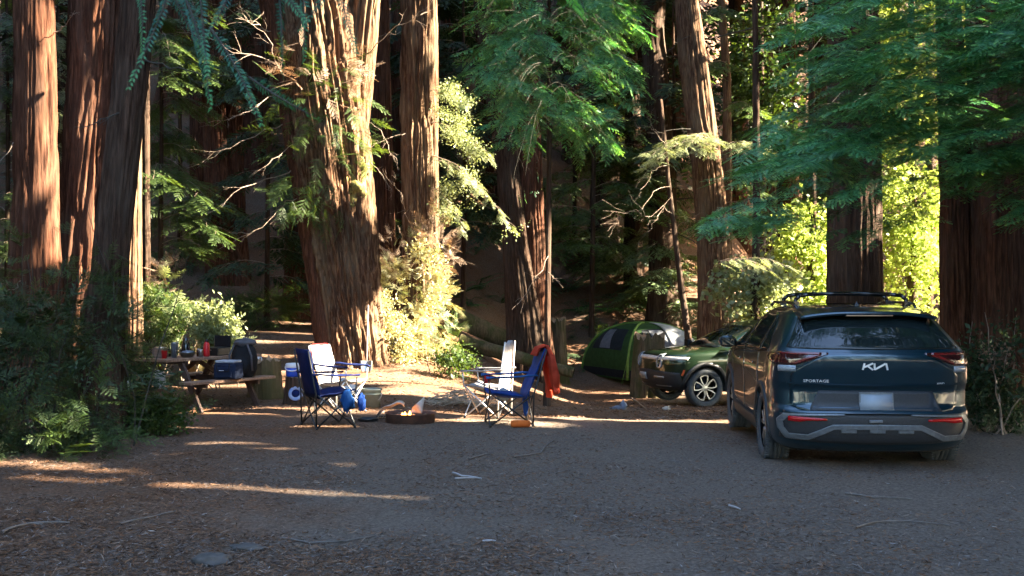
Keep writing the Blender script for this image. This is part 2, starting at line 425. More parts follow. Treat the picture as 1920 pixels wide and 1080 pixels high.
LEAF_TEAL = leaf_mat("redwood needles", (.018, .105, .045), (.085, .31, .115), (.42, .75, .18), trans=.34, rough=.38, spec=.6)
LEAF_OLIVE = leaf_mat("olive needles", (.022, .045, .012), (.07, .12, .03), (.16, .24, .06), trans=.4, rough=.5)
LEAF_LIT = leaf_mat("pale sunlit leaves", (.13, .17, .07), (.33, .37, .20), (.40, .43, .26), trans=.4, rough=.4, tcol=(1.2, 1.15, .65))  # colour lightened so these leaves look blown out by sun
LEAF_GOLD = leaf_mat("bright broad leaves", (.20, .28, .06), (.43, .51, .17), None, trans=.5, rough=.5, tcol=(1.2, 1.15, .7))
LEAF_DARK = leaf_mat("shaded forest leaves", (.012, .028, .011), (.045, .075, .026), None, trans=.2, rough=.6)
LEAF_GLARE = leaf_mat("sun glare sprouts", (.24, .25, .12), (.52, .50, .32), None, trans=.4, rough=.6, tcol=(1.3, 1.1, .6))  # near-white leaf colour puts sun glare into the sprouts
LEAF_DRY = leaf_mat("dry sprouts", (.12, .08, .05), (.34, .24, .17), None, trans=.3, rough=.7, tcol=(1.2, .9, .6))
LEAF_HAZY = leaf_mat("hazed understory leaves", (.045, .075, .030), (.12, .17, .07), None, trans=.35, rough=.6)  # lighter leaf colour lifts the dark slope as haze would
FERN = leaf_mat("fern fronds", (.014, .045, .010), (.04, .105, .022), None, trans=.35, rough=.5)
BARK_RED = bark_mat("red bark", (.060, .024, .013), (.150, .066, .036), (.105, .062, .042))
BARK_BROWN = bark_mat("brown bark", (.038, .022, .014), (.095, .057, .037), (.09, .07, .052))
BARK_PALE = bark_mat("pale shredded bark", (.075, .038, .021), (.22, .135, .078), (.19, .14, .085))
BARK_MOSS = bark_mat("mossy bark", (.10, .075, .045), (.17, .13, .075), None, (.050, .058, .018))
TWIG = mat("bare twig", (.17, .12, .085), (.30, .23, .17), rough=.85, scale=(20, 20, 20))
TWIG_DARK = mat("dark twig", (.022, .020, .012), (.045, .038, .025), rough=.85, scale=(20, 20, 20))

# ------------------------------------------------------------------ ground
def axis(lo, hi, a, b, st, grow=1.18):
    xs = list(np.arange(a, b + st / 2, st)); d = st
    while xs[-1] < hi: d *= grow; xs.append(xs[-1] + d)
    d = st
    while xs[0] > lo: d *= grow; xs.insert(0, xs[0] - d)
    return np.array(xs)
gx, gy = axis(-120, 120, -10, 10, .1), axis(-60, 95, 4.5, 33, .1)
X, Y = np.meshgrid(gx, gy); Z = terr(X.ravel(), Y.ravel())
nx, ny = len(gx), len(gy)
ii = (np.arange(ny - 1)[:, None] * nx + np.arange(nx - 1)[None]).ravel()
def ground_mat():
    m, t, ns, lk, o = nt("forest floor")
    b = ns.new("ShaderNodeBsdfPrincipled"); b.inputs["Roughness"].default_value = .95; b.inputs["Specular IOR Level"].default_value = .15
    tc = ns.new("ShaderNodeTexCoord")
    def noise(sc, det, ro=.6, vec=None):
        n = ns.new("ShaderNodeTexNoise"); n.inputs["Scale"].default_value = sc; n.inputs["Detail"].default_value = det; n.inputs["Roughness"].default_value = ro
        lk.new(vec or tc.outputs["Object"], n.inputs["Vector"]); return n
    fine = noise(38, 6, .75); mid = noise(5, 5); big = noise(.55, 4)
    dirt = ramp(ns, [(.28, (.050, .038, .029)), (.5, (.128, .100, .077)), (.72, (.22, .180, .145))]); lk.new(fine.outputs[0], dirt.inputs[0])
    lit = ramp(ns, [(.28, (.026, .014, .008)), (.5, (.120, .060, .031)), (.74, (.27, .142, .075))]); lk.new(fine.outputs[0], lit.inputs[0])
    # packed bare dirt of the parking lane runs up the middle and right, needle litter at its sides
    sx = ns.new("ShaderNodeSeparateXYZ"); lk.new(tc.outputs["Object"], sx.inputs[0])
    a = ns.new("ShaderNodeMapRange"); a.inputs[1].default_value = -3.2; a.inputs[2].default_value = -.2; lk.new(sx.outputs[0], a.inputs[0])
    c = ns.new("ShaderNodeMapRange"); c.inputs[1].default_value = 16; c.inputs[2].default_value = 12; lk.new(sx.outputs[1], c.inputs[0])
    mu = ns.new("ShaderNodeMath"); mu.operation = "MULTIPLY"; lk.new(a.outputs[0], mu.inputs[0]); lk.new(c.outputs[0], mu.inputs[1])
    ad = ns.new("ShaderNodeMath"); ad.operation = "ADD"; lk.new(mu.outputs[0], ad.inputs[0])
    s2 = ns.new("ShaderNodeMath"); s2.operation = "MULTIPLY_ADD"; s2.inputs[1].default_value = 2.2; s2.inputs[2].default_value = -1.2; lk.new(big.outputs[0], s2.inputs[0])
    s3 = ns.new("ShaderNodeMath"); s3.operation = "MULTIPLY_ADD"; s3.inputs[1].default_value = .8; lk.new(mid.outputs[0], s3.inputs[0]); lk.new(s2.outputs[0], s3.inputs[2]); lk.new(s3.outputs[0], ad.inputs[1])
    cl = ns.new("ShaderNodeClamp"); lk.new(ad.outputs[0], cl.inputs[0])
    mx = ns.new("ShaderNodeMix"); mx.data_type = "RGBA"; lk.new(cl.outputs[0], mx.inputs[0]); lk.new(lit.outputs[0], mx.inputs[6]); lk.new(dirt.outputs[0], mx.inputs[7])
    lk.new(mx.outputs[2], b.inputs["Base Color"])
    bp = ns.new("ShaderNodeBump"); bp.inputs["Strength"].default_value = .8; bp.inputs["Distance"].default_value = .02
    lk.new(fine.outputs[0], bp.inputs["Height"]); lk.new(bp.outputs[0], b.inputs["Normal"])
    lk.new(b.outputs[0], o.inputs[0]); return m
go = np_obj("ground", np.stack([X.ravel(), Y.ravel(), Z], 1), [np.stack([ii, ii + 1, ii + nx + 1, ii + nx], 1)], ground_mat(), None, True)
tag(go, "forest floor of packed dirt and needle litter rising to a wooded hillside", None, kind="structure")

def litter(name, n, fy, fx, lo, hi, m, wd, rng, lift=.012):
    y = fy(rng.uniform(size=n)); x = fx(y, rng); dr = vnoise(x * .9, y * .9, 0, 91) + .6 * vnoise(x * 2.6, y * 2.6, 0, 92); k = dr > rng.uniform(-.9, .55, n); x, y = x[k], y[k]; n = len(x); z = terr(x, y)
    L = rng.uniform(lo, hi, n) * rng.uniform(.5, 1, n); a = rng.uniform(0, 2 * math.pi, n); tilt = rng.normal(0, .22, n)
    d = np.stack([np.cos(a) * np.cos(tilt), np.sin(a) * np.cos(tilt), np.sin(tilt)], 1)
    s = np.stack([-np.sin(a), np.cos(a), rng.normal(0, .6, n)], 1); s = unit(s) * (wd * rng.uniform(.5, 1.4, n))[:, None]
    c = np.stack([x, y, z + lift * rng.uniform(.2, 1, n) + abs(np.sin(tilt)) * L * .4], 1)
    bend = np.stack([-np.sin(a), np.cos(a), 0 * a], 1) * (rng.normal(0, .1, n) * L)[:, None]
    V = np.stack([c - d * L[:, None] / 2 - s / 2, c - d * L[:, None] / 2 + s / 2, c + bend + s * .7, c + d * L[:, None] / 2, c + bend - s * .7], 1).reshape(-1, 3)
    k = np.arange(n)[:, None] * 5
    o = np_obj(name, V, [k + np.array([[0, 4, 2, 1]]), k + np.array([[4, 3, 2]])], m)
    return tag(o, None, None, kind="stuff")
def litter_mat(name, stops):
    m, t, ns, lk, o = nt(name); g = ns.new("ShaderNodeNewGeometry"); r = ramp(ns, stops); lk.new(g.outputs["Random Per Island"], r.inputs[0])
    b = ns.new("ShaderNodeBsdfPrincipled"); b.inputs["Roughness"].default_value = .8; b.inputs["Specular IOR Level"].default_value = .2
    lk.new(r.outputs[0], b.inputs["Base Color"]); lk.new(b.outputs[0], o.inputs[0]); return m
LM = litter_mat("fallen needles", [(0, (.030, .018, .011)), (.3, (.075, .042, .024)), (.6, (.15, .07, .032)), (.88, (.20, .11, .06)), (1, (.26, .21, .17))])
LM2 = litter_mat("grey twiglets", [(0, (.05, .042, .038)), (.5, (.11, .094, .086)), (.9, (.17, .15, .14)), (1, (.30, .28, .26))])
_fy = lambda u: 6 / (1 - u * (1 - 6 / 17.0)) * .97
litter("needle_litter", 95000, _fy, lambda y, r: (.52 - 1.04 * r.uniform(size=len(y)) ** .62) * y, .02, .085, LM, .0038, RNG)
litter("twig_litter", 30000, _fy, lambda y, r: r.uniform(-.5, .5, len(y)) * y, .012, .07, LM2, .004, RNG)
litter("leaf_litter", 50000, lambda u: 15 + 26 * u ** 1.3, lambda y, r: r.uniform(-.5, .5, len(y)) * y, .04, .10, LM, .011, RNG, .02)

# ------------------------------------------------------------------ trunks
def trunk_mesh(name, C, R, material, parent, base, segs=130, dz=.10, furrow=.055, seed=0, twist=0, sharp=1.0, flare=.5, flare_h=.9, lobes=0, cap=.22):
    """C: (n,3) centres bottom to top, R radii; bark ridges run up the stem"""
    zs = np.arange(C[0, 2], C[-1, 2], dz)
    cx_, cy_, rr = (np.interp(zs, C[:, 2], a) for a in (C[:, 0], C[:, 1], R))
    th = np.linspace(0, 2 * math.pi, segs, endpoint=False)
    T, Zm = np.meshgrid(th, zs); h = Zm - zs[0]
    tt = T + twist * h
    ct, st = np.cos(tt), np.sin(tt); k = max(2.2, 1.4 * float(R.max()) * 8)
    wx = .35 * vnoise(ct * k * .7, st * k * .7, Zm * 1.6, seed + 5); zz = Zm * .6 + wx
    r1 = np.clip(abs(vnoise(ct * k + wx, st * k + wx, zz * .8, seed)) * 3.2, 0, 1) ** .7; r2 = np.clip(abs(vnoise(ct * k * 2.2 + wx, st * k * 2.2, zz * 1.5, seed + 1)) * 3, 0, 1) ** .8; r3 = np.clip(abs(vnoise(ct * k * 4.6, st * k * 4.6 + wx, zz * 2.5, seed + 7)) * 3, 0, 1)
    low = vnoise(ct * 1.3, st * 1.3, Zm * .35, seed + 2)
    dep = np.minimum(furrow / np.maximum(rr, .02), cap)[:, None]
    f = 1 + dep * (1.0 * (r1 - .8) + .55 * (r2 - .8) + .25 * (r3 - .8)) + .06 * low
    fl = np.exp(-h / flare_h) * flare * (.6 + .8 * np.clip(.5 + vnoise(ct * 1.9, st * 1.9, 3.3, seed + 3), 0, 1))
    if lobes: f = f * (1 + .13 * np.cos(lobes * tt + .4 * h + seed) * np.clip(h * 0 + 1, 0, 1))
    rad_ = rr[:, None] * (f + fl)
    V = np.stack([cx_[:, None] + np.cos(T) * rad_ - base[0], cy_[:, None] + np.sin(T) * rad_ - base[1], Zm - base[2]], 2).reshape(-1, 3)
    n = len(zs); i = (np.arange(n - 1)[:, None] * segs + np.arange(segs)[None]); j = (np.arange(n - 1)[:, None] * segs + (np.arange(segs)[None] + 1) % segs)
    top = np.arange((n - 1) * segs, n * segs)[None]
    return np_obj(name, V, [np.stack([i, j, j + segs, i + segs], 2).reshape(-1, 4), top], material, parent, True)
def stem_from_px(pts, top=14.0):
    """pts [(px, py, d, width_px)] top to bottom of the photo -> centres/radii bottom to top, run into the soil and above the frame"""
    A = []
    for px, py, d, wpx in pts:
        p = P(px, py, d); A.append((*p, wpx / F * d / 2))
    A = np.array(sorted(A, key=lambda a: a[2]))
    b = A[0].copy(); g = tz(b[0], b[1]) - .25
    if b[2] > g:
        s = (A[1] - A[0]) / max(A[1, 2] - A[0, 2], .1); e = b + s * (g - b[2]) * .6; e[2] = g; e[3] = b[3] * 1.05; A = np.vstack([e, A])
    t = A[-1].copy(); s = (A[-1] - A[-2]) / max(A[-1, 2] - A[-2, 2], .1)
    if top > t[2]:
        e = t + s * (top - t[2]) * .6; e[2] = top; e[3] = max(t[3] * .8, .03); A = np.vstack([A, e])
    return A[:, :3], A[:, 3]
def tree(name, label, pts, material, cat="tree", top=14.0, group=None, **kw):
    C, R = stem_from_px(pts, top); g = tz(C[0, 0], C[0, 1]); base = np.array([C[0, 0], C[0, 1], g])
    t = thing(name, label, cat, base, 0, group)
    trunk_mesh("trunk", C, R, material, t, base, **kw)
    t["_"] = 0; del t["_"]
    return t, base, C, R
def at_z(C, z): return np.array([np.interp(z, C[:, 2], C[:, 0]), np.interp(z, C[:, 2], C[:, 1]), z])

# ------------------------------------------------------------------ boughs, twigs
def curve(p0, p1, sag, n, rng, wob=.04):
    t = np.linspace(0, 1, n)[:, None]; L = np.linalg.norm(p1 - p0)
    c = p0 + (p1 - p0) * t; c[:, 2] += (sag * 4 * t * (1 - t))[:, 0]
    w_ = np.cumsum(rng.normal(size=(n, 3)), 0) * wob * L / n; w_ = w_ - w_[0]; w_ = w_ - t * w_[-1]
    return c + w_
def bough(p0, p1, kind, rng, sag=.15, side=.9, gap_=.22, step=.17, sc=1.0, droop=.25, bare=.15):
    """main limb with alternating branchlets and flat sprays -> twig polylines, spray pos / axis / up / scale"""
    L = np.linalg.norm(p1 - p0); m = curve(p0, p1, sag * L, 10, rng); lines = [(m, .004 + .003 * L, .002)]
    pos, ax, up, scs = [], [], [], []
    def put(p, a):
        pos.append(p); ax.append(a + np.array([0, 0, -droop * rng.uniform(.2, 1.4)]))
        up.append(np.array([0, 0, 1]) + rng.normal(0, .28, 3)); scs.append(sc * rng.uniform(.7, 1.15))
    nb = max(3, int(L * (1 - bare) / gap_)); f = unit(p1 - p0)
    for i in range(nb):
        t = bare + (1 - bare) * (i + rng.uniform(.1, .9)) / nb
        b0 = np.array([np.interp(t, np.linspace(0, 1, 10), m[:, k]) for k in range(3)])
        s = 1 if i % 2 else -1; h = unit(np.cross(f, [0, 0, 1]) + 1e-6) * s
        d = unit(h * rng.uniform(.55, 1) + f * rng.uniform(.45, .95) + np.array([0, 0, rng.uniform(-.25, .2)]))
        l = side * L ** .5 * (1 - .65 * t) * rng.uniform(.55, 1.1); b1 = b0 + d * l + np.array([0, 0, -droop * l * .5])
        lines.append((curve(b0, b1, .08 * l, 5, rng), .003, .0012))
        k = max(1, int(l / step))
        for j in range(k):
            tt = (j + .6) / k; q = b0 + (b1 - b0) * tt; s2 = 1 if j % 2 else -1
            hh = unit(np.cross(d, [0, 0, 1])) * s2
            put(q, unit(d * rng.uniform(.6, 1) + hh * rng.uniform(.5, 1)))
        put(b1 - d * .1, d)
    for i, t in enumerate(np.arange(.12, .95, .16 / max(L, .5))):
        q = np.array([np.interp(t, np.linspace(0, 1, 10), m[:, k]) for k in range(3)]); put(q + np.array([0, 0, .012]), unit(f + np.cross(f, [0, 0, 1]) * (.6 if i % 2 else -.6)))
    put(p1 - f * .15, f); put(p1 - f * .3, unit(f + np.cross(f, [0, 0, 1]) * .6)); put(p1 - f * .3, unit(f - np.cross(f, [0, 0, 1]) * .6))
    return lines, np.array(pos), np.array(ax), np.array(up), np.array(scs)
def tubes_np(lines, n=5):
    Vs, Qs = [], []; n0 = 0; a = np.arange(n) * 2 * math.pi / n
    for pts, r0, r1 in lines:
        pts = np.asarray(pts); k = len(pts); t = unit(np.gradient(pts, axis=0))
        x = unit(np.cross(t, [.13, .21, .97])); y = np.cross(t, x); r = np.linspace(r0, r1, k)[:, None, None]
        V = pts[:, None] + (x[:, None] * np.cos(a)[None, :, None] + y[:, None] * np.sin(a)[None, :, None]) * r
        i = np.arange(k - 1)[:, None] * n + np.arange(n)[None]; j = np.arange(k - 1)[:, None] * n + (np.arange(n)[None] + 1) % n
        Vs.append(V.reshape(-1, 3)); Qs.append(np.stack([i, j, j + n, i + n], 2).reshape(-1, 4) + n0); n0 += k * n
    return np.concatenate(Vs), np.concatenate(Qs)
def add_bough(parent, base, p0, p1, kind, lm, tw, rng, part="branch", cull_=False, tip=1.0, **kw):
    lines, pos, ax, up, sc = bough(np.asarray(p0, float), np.asarray(p1, float), kind, rng, **kw)
    if cull_: lines = [(c_, r0 * .5, r1 * .6) for c_, r0, r1 in lines]
    V, Q = tubes_np(lines); b = np_obj(part, V - base, [Q], tw, parent, True)
    V, Q, T = place(kind, pos, ax, up, sc, rng, tip)
    if cull_: V, Q, T = cull(V, Q, T)
    if len(Q): np_obj("foliage", V - base, [Q], lm, b, False, T)
    return b
def add_dead(parent, base, p0, p1, rng, r=.018, n=5, sag=.0, m=None, spread=.45, wob=.25):
    p0, p1 = np.asarray(p0, float), np.asarray(p1, float); L = np.linalg.norm(p1 - p0)
    mn = curve(p0, p1, sag * L, 12, rng, wob); r = r * .6; lines = [(mn, r, r * .3)]; f = unit(p1 - p0)
    for i in range(n):
        k = rng.integers(3, 11); q = mn[k]; d = unit(f + rng.normal(0, spread, 3)); l = L * rng.uniform(.12, .4)
        e = curve(q, q + d * l, rng.uniform(-.08, .08) * l, 6, rng, .3); lines.append((e, r * .4, r * .15))
        if rng.uniform() < .6:
            q2 = e[3]; lines.append((curve(q2, q2 + unit(d + rng.normal(0, .6, 3)) * l * .4, 0, 4, rng, .3), r * .22, r * .12))
    V, Q = tubes_np(lines, 5); return np_obj("dead_branch", V - base, [Q], m or TWIG, parent, True)
def bush_mesh(name, parent, base, kind, n, center, radii, lm, rng, sc=1.0, cull_=False, drop=.2, flat=.5, shell=.35):
    d = unit(rng.normal(size=(n, 3))); r = rng.uniform(shell, 1, n) ** .6
    pos = np.asarray(center) + d * r[:, None] * np.asarray(radii)
    lump = vnoise(pos[:, 0] * 1.6, pos[:, 1] * 1.6, pos[:, 2] * 1.6, 41) > -.25
    pos, d = pos[lump], d[lump]; g = terr(pos[:, 0], pos[:, 1]); k = pos[:, 2] > g + .03; pos, d = pos[k], d[k]
    ax = d * np.array([1, 1, .5]) + rng.normal(0, .5, d.shape) + np.array([0, 0, -drop])
    up = np.array([0, 0, 1]) + rng.normal(0, flat, d.shape)
    if len(pos) == 0: print("EMPTY BUSH", center); return None
    V, Q, T = place(kind, pos, ax, up, sc * rng.uniform(.7, 1.2, len(pos)), rng)
    if cull_: V, Q, T = cull(V, Q, T)
    return np_obj(name, V - base, [Q], lm, parent, False, T)
# ------------------------------------------------------------------ the named trees
R3 = np.random.default_rng(23)
def limb_px(t, base, a, b, r=.018, n=5, m=None, sag=0, spread=.45, wob=.25):
    return add_dead(t, base, P(*a), P(*b), R3, r, n, sag, m, spread, wob)

t1, b1, C1, _ = tree("redwood_tree", "straight sunlit redwood trunk standing at the left edge of the clearing", [(63, -40, 14.5, 68), (66, 200, 14.5, 73), (66, 450, 14.5, 82), (66, 640, 14.5, 96)], BARK_RED, seed=3, furrow=.08)
for a, b in (((40, 250, 14.4), (-40, 330, 13.6)), ((100, 60, 14.5), (140, 20, 13.8)), ((40, 520, 14.3), (0, 580, 13.2))): limb_px(t1, b1, a, b, .012, 3)
t2, b2, C2, _ = tree("redwood_tree", "broad red barked redwood between the edge trunk and the dark leaning one", [(192, -40, 15.6, 108), (185, 150, 15.6, 108), (165, 450, 15.6, 112), (150, 650, 15.6, 130)], BARK_RED, seed=11, furrow=.085)
t3, b3, C3, _ = tree("redwood_tree", "dark leaning redwood trunk in front of the broad red one", [(262, -40, 12.4, 60), (250, 100, 12.4, 60), (212, 440, 12.4, 62), (196, 640, 12.4, 66), (188, 780, 12.4, 76)], BARK_BROWN, seed=17, furrow=.04)
for a, b in (((262, 105, 12.4), (420, 160, 12.0)), ((240, 200, 12.3), (150, 240, 11.8))): limb_px(t3, b3, a, b, .02, 6, TWIG_DARK)
t4, b4, C4, _ = tree("redwood_tree", "slim sunlit trunk half hidden behind the dark leaning redwood", [(252, -40, 15.3, 26), (250, 300, 15.3, 30), (247, 640, 15.3, 36)], BARK_PALE, seed=23)  # pale bark colour helps this strip read as sunlit
t5, b5, C5, _ = tree("redwood_tree", "thin pole like trunk just right of the dark leaning redwood", [(274, -40, 18, 12), (274, 130, 18, 12), (275, 500, 18, 14)], BARK_BROWN, seed=29, segs=24)
t6, b6, C6, _ = tree("redwood_tree", "dark twin stemmed redwood with flared foot deep behind the picnic table", [(392, -40, 30, 44), (405, 300, 30, 42), (425, 560, 30, 64)], BARK_RED, seed=31)
C, R = stem_from_px([(438, -40, 30.3, 26), (440, 300, 30.3, 32), (440, 560, 30.3, 52)]); trunk_mesh("trunk", C, R, BARK_RED, t6, b6, seed=33)
tree("redwood_tree", "slim dark trunk left of the twin stemmed redwood on the slope", [(368, -40, 34, 22), (369, 480, 34, 26)], BARK_RED, seed=35, segs=32)
tree("redwood_tree", "straight dark trunk close behind the left side of the huge twisted redwood", [(556, -40, 27.5, 40), (557, 400, 27.5, 40), (560, 600, 27.5, 48)], BARK_RED, seed=37)

# the huge twisted redwood with two tops
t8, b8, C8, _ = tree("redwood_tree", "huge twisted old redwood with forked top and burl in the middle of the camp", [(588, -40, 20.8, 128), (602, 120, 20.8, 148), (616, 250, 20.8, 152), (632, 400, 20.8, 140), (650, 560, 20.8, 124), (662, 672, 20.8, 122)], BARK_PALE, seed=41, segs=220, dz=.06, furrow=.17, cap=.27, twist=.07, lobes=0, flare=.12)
C, R = stem_from_px([(692, -40, 20.8, 44), (682, 60, 20.8, 52), (668, 200, 20.8, 54), (655, 330, 20.8, 52), (650, 440, 20.8, 40)]); C, R = C[C[:, 2] > 1.9], R[C[:, 2] > 1.9]
trunk_mesh("trunk", C, R, BARK_PALE, t8, b8, seed=45, flare=0, furrow=.10, cap=.25)
C, R = stem_from_px([(495, -40, 20.5, 36), (528, 100, 20.5, 42), (556, 260, 20.5, 46), (582, 420, 20.5, 44), (604, 560, 20.5, 40), (620, 660, 20.5, 56)]); trunk_mesh("trunk", C, R, BARK_RED, t8, b8, seed=47, flare=.2, furrow=.06)
def lump(mb, c, r, seed, amp=.4):
    def fn(u, v):
        a, b = u * 2 * math.pi, (v - .5) * math.pi; d = np.array([math.cos(a) * math.cos(b), math.sin(a) * math.cos(b), math.sin(b)])
        q = 1 + amp * float(vnoise(d[:1] * 2.2 + seed, d[1:2] * 2.2, d[2:] * 2.2, seed)[0]) + amp * .4 * float(vnoise(d[:1] * 6 + seed, d[1:2] * 6, d[2:] * 6, seed)[0])
        return tuple(c + d * np.array(r) * q)
    mb.grid(fn, 30, 20)
mb = MB()
for px, py, r, sd in ((662, 352, (.24, .20, .34), 1), (652, 385, (.16, .14, .22), 2), (672, 320, (.15, .13, .26), 3)): lump(mb, P(px, py, 20.42) - b8, r, sd)
mb.build("burl", bark_mat("mossy burl", (.12, .085, .04), (.30, .24, .10), None, (.22, .22, .06)), t8)
bush_mesh("foliage", t8, b8, "near", 200, P(600, 260, 20), (1.0, .5, 1.8), LEAF_OLIVE, R3, 1.1, drop=.6)
bush_mesh("foliage", t8, b8, "near", 90, P(610, 120, 20), (.9, .4, .8), LEAF_DRY, R3, .9, drop=-.3)
for a, b, r in (((530, 120, 20.3), (330, 60, 19.3), .022), ((535, 230, 20.4), (300, 330, 19.2), .02), ((545, 320, 20.3), (360, 420, 19), .02), ((560, 370, 20.4), (440, 450, 19.6), .018),
                ((525, 60, 20.4), (420, 10, 19.3), .02), ((520, 170, 20.3), (390, 230, 18.8), .016), ((690, 230, 20.4), (745, 300, 19.8), .012), ((690, 100, 20.6), (800, 18.8, 19.8), .018), ((690, 300, 20.4), (735, 360, 20), .012),
                ((530, 140, 20.2), (450, 30, 19.6), .016), ((550, 270, 20.2), (470, 330, 19.4), .012)): limb_px(t8, b8, a, b, r, 7)

tree("redwood_tree", "reddish trunk in shade between the huge twisted redwood and the straight lit one", [(712, -40, 26, 30), (716, 200, 26, 34), (722, 450, 26, 36), (726, 640, 26, 44)], BARK_RED, seed=51)
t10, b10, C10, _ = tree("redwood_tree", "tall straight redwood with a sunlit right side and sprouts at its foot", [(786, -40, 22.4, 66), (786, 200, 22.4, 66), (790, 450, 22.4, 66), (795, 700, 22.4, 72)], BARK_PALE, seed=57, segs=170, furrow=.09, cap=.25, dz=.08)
bush_mesh("sprouts", t10, b10, "small", 330, P(795, 520, 21.4), (.42, .3, .8), LEAF_GLARE, R3, 1.1, drop=-.2)
bush_mesh("sprouts", t10, b10, "near", 250, P(757, 575, 21.4), (.5, .35, 1.25), LEAF_GLARE, R3, .85, drop=-.3)
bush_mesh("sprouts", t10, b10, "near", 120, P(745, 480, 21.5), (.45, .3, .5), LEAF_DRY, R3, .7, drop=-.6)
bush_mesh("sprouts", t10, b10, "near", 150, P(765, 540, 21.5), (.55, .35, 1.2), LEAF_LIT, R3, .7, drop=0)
bush_mesh("sprouts", t10, b10, "small", 300, P(738, 640, 21.0), (.45, .35, .6), LEAF_GLARE, R3, 1, drop=0)
bush_mesh("sprouts", t10, b10, "small", 260, P(712, 610, 20.9), (.30, .3, .75), LEAF_GLARE, R3, .9, drop=0)
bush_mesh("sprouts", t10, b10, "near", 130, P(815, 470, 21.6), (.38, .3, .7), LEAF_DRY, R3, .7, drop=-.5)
bush_mesh("sprouts", t10, b10, "near", 160, P(815, 590, 21.5), (.32, .25, .9), LEAF_GLARE, R3, .75, drop=0)
for a, b in (((800, 170, 22.2), (880, 200, 21.2)), ((805, 230, 22.2), (925, 300, 21)), ((808, 290, 22.2), (955, 420, 20.9)), ((806, 350, 22.2), (870, 430, 21.1)), ((805, 300, 22.2), (905, 360, 21.3))):
    br = add_bough(t10, b10, P(*a), P(*b), "near", LEAF_LIT, TWIG, R3, side=.3, gap_=.2, step=.16, sc=.55, droop=.5, cull_=False, sag=.1)
    for k in range(4):
        q = P(*a) + (P(*b) - P(*a)) * R3.uniform(.35, 1.05) + R3.normal(0, .16, 3); bush_mesh("foliage", br, b10, "small", 34, q, (.26, .22, .2), LEAF_LIT, R3, .75, drop=.2, shell=.1)
for a, b, r in (((760, 250, 22), (700, 270, 21.2), .012), ((752, 60, 22.1), (705, 70, 21.6), .012), ((815, 440, 22), (865, 500, 21.2), .01), ((770, 420, 22), (735, 340, 21.4), .01)): limb_px(t10, b10, a, b, r, 5)

t11, b11, C11, _ = tree("redwood_tree", "two stemmed dark redwood rising behind the draped blue chair", [(898, -40, 27, 30), (915, 100, 27, 34), (948, 280, 27, 42), (966, 450, 27, 46), (990, 665, 27, 70)], BARK_BROWN, seed=61)
C, R = stem_from_px([(985, -40, 27.2, 30), (992, 240, 27.2, 40), (1000, 450, 27.2, 44), (1002, 660, 27.2, 60)]); trunk_mesh("trunk", C, R, BARK_RED, t11, b11, seed=63)
t12, b12, C12, _ = tree("redwood_sapling", "young redwood with a thin stem and a dense teal crown in the centre", [(1030, -40, 18.5, 7), (1030, 300, 18.5, 9), (1026, 650, 18.5, 11)], BARK_BROWN, seed=67, segs=24)
for k in range(62):
    side = R3.choice([-1, 1], p=[.45, .55]); h = R3.uniform(-90, 225)
    reach = (150 if side > 0 else 118) * R3.uniform(.45, 1.1) * (1.0 - .3 * (h > 170))
    d1 = R3.uniform(16.3, 19.2)
    add_bough(t12, b12, at_z(C12, P(0, h - R3.uniform(20, 70), 18.5)[2]), P(1030 + side * reach, h + R3.uniform(10, 70), d1), "near", LEAF_TEAL, TWIG_DARK, R3, side=.62, gap_=.2, step=.16, sc=1.05, droop=.3, cull_=True)
for a, b in (((1012, 200, 18.2), (960, 350, 17.6)), ((1020, 180, 18.2), (985, 330, 17.5)), ((1000, 120, 18.2), (935, 250, 17.6)), ((1030, 150, 18.3), (905, 130, 17.5)), ((1030, 60, 18.3), (900, 30, 17.4)), ((1030, 230, 18.3), (1150, 270, 17.3))):
    add_bough(t12, b12, P(*a), P(*b), "near", LEAF_TEAL, TWIG_DARK, R3, side=.5, gap_=.15, step=.15, sc=1.0, droop=.5, cull_=True)
for a, b in (((1028, 480, 18.4), (960, 580, 17.8)), ((1028, 510, 18.4), (1055, 540, 18))): limb_px(t12, b12, a, b, .012, 5)

t13, b13, C13, _ = tree("redwood_tree", "leaning redwood with a bright right edge behind the green off roader", [(1283, -40, 28, 40), (1300, 120, 28, 50), (1322, 280, 28, 54), (1338, 450, 28, 60), (1346, 615, 28, 68)], BARK_PALE, seed=71)  # paler bark colour picked to brighten the sunlit half
for a, b, r in (((1345, 70, 27.5), (1480, 40, 26), .045), ((1300, 60, 27.8), (1200, 130, 26.5), .015), ((1310, 240, 27.8), (1190, 250, 26.5), .014)): limb_px(t13, b13, a, b, r, 5, TWIG_DARK, wob=.1)
for a, b in (((1345, 270, 27.6), (1215, 300, 25.8)), ((1345, 280, 27.6), (1205, 330, 25.6)), ((1360, 280, 27.6), (1440, 300, 25.6)), ((1340, 275, 27.6), (1290, 285, 25.4))):
    add_bough(t13, b13, P(*a), P(*b), "near", LEAF_LIT, TWIG, R3, side=.45, gap_=.2, step=.17, sc=.95, cull_=False)
t14, b14, C14, _ = tree("redwood_tree", "slim trunk standing close beside the leaning bright edged redwood", [(1350, -40, 30, 12), (1363, 150, 30, 15), (1366, 600, 30, 18)], BARK_PALE, seed=73, segs=24)
for a, b in (((1364, 200, 29.7), (1420, 220, 28)), ((1364, 120, 29.7), (1310, 150, 28.4)), ((1364, 320, 29.7), (1420, 360, 28.4)), ((1364, 380, 29.7), (1420, 420, 28.4)), ((1364, 60, 29.7), (1430, 40, 28.4)), ((1364, 20, 29.7), (1320, 40, 28.4))):
    add_bough(t14, b14, P(*a), P(*b), "mid", LEAF_OLIVE, TWIG, R3, side=.55, gap_=.17, step=.16)
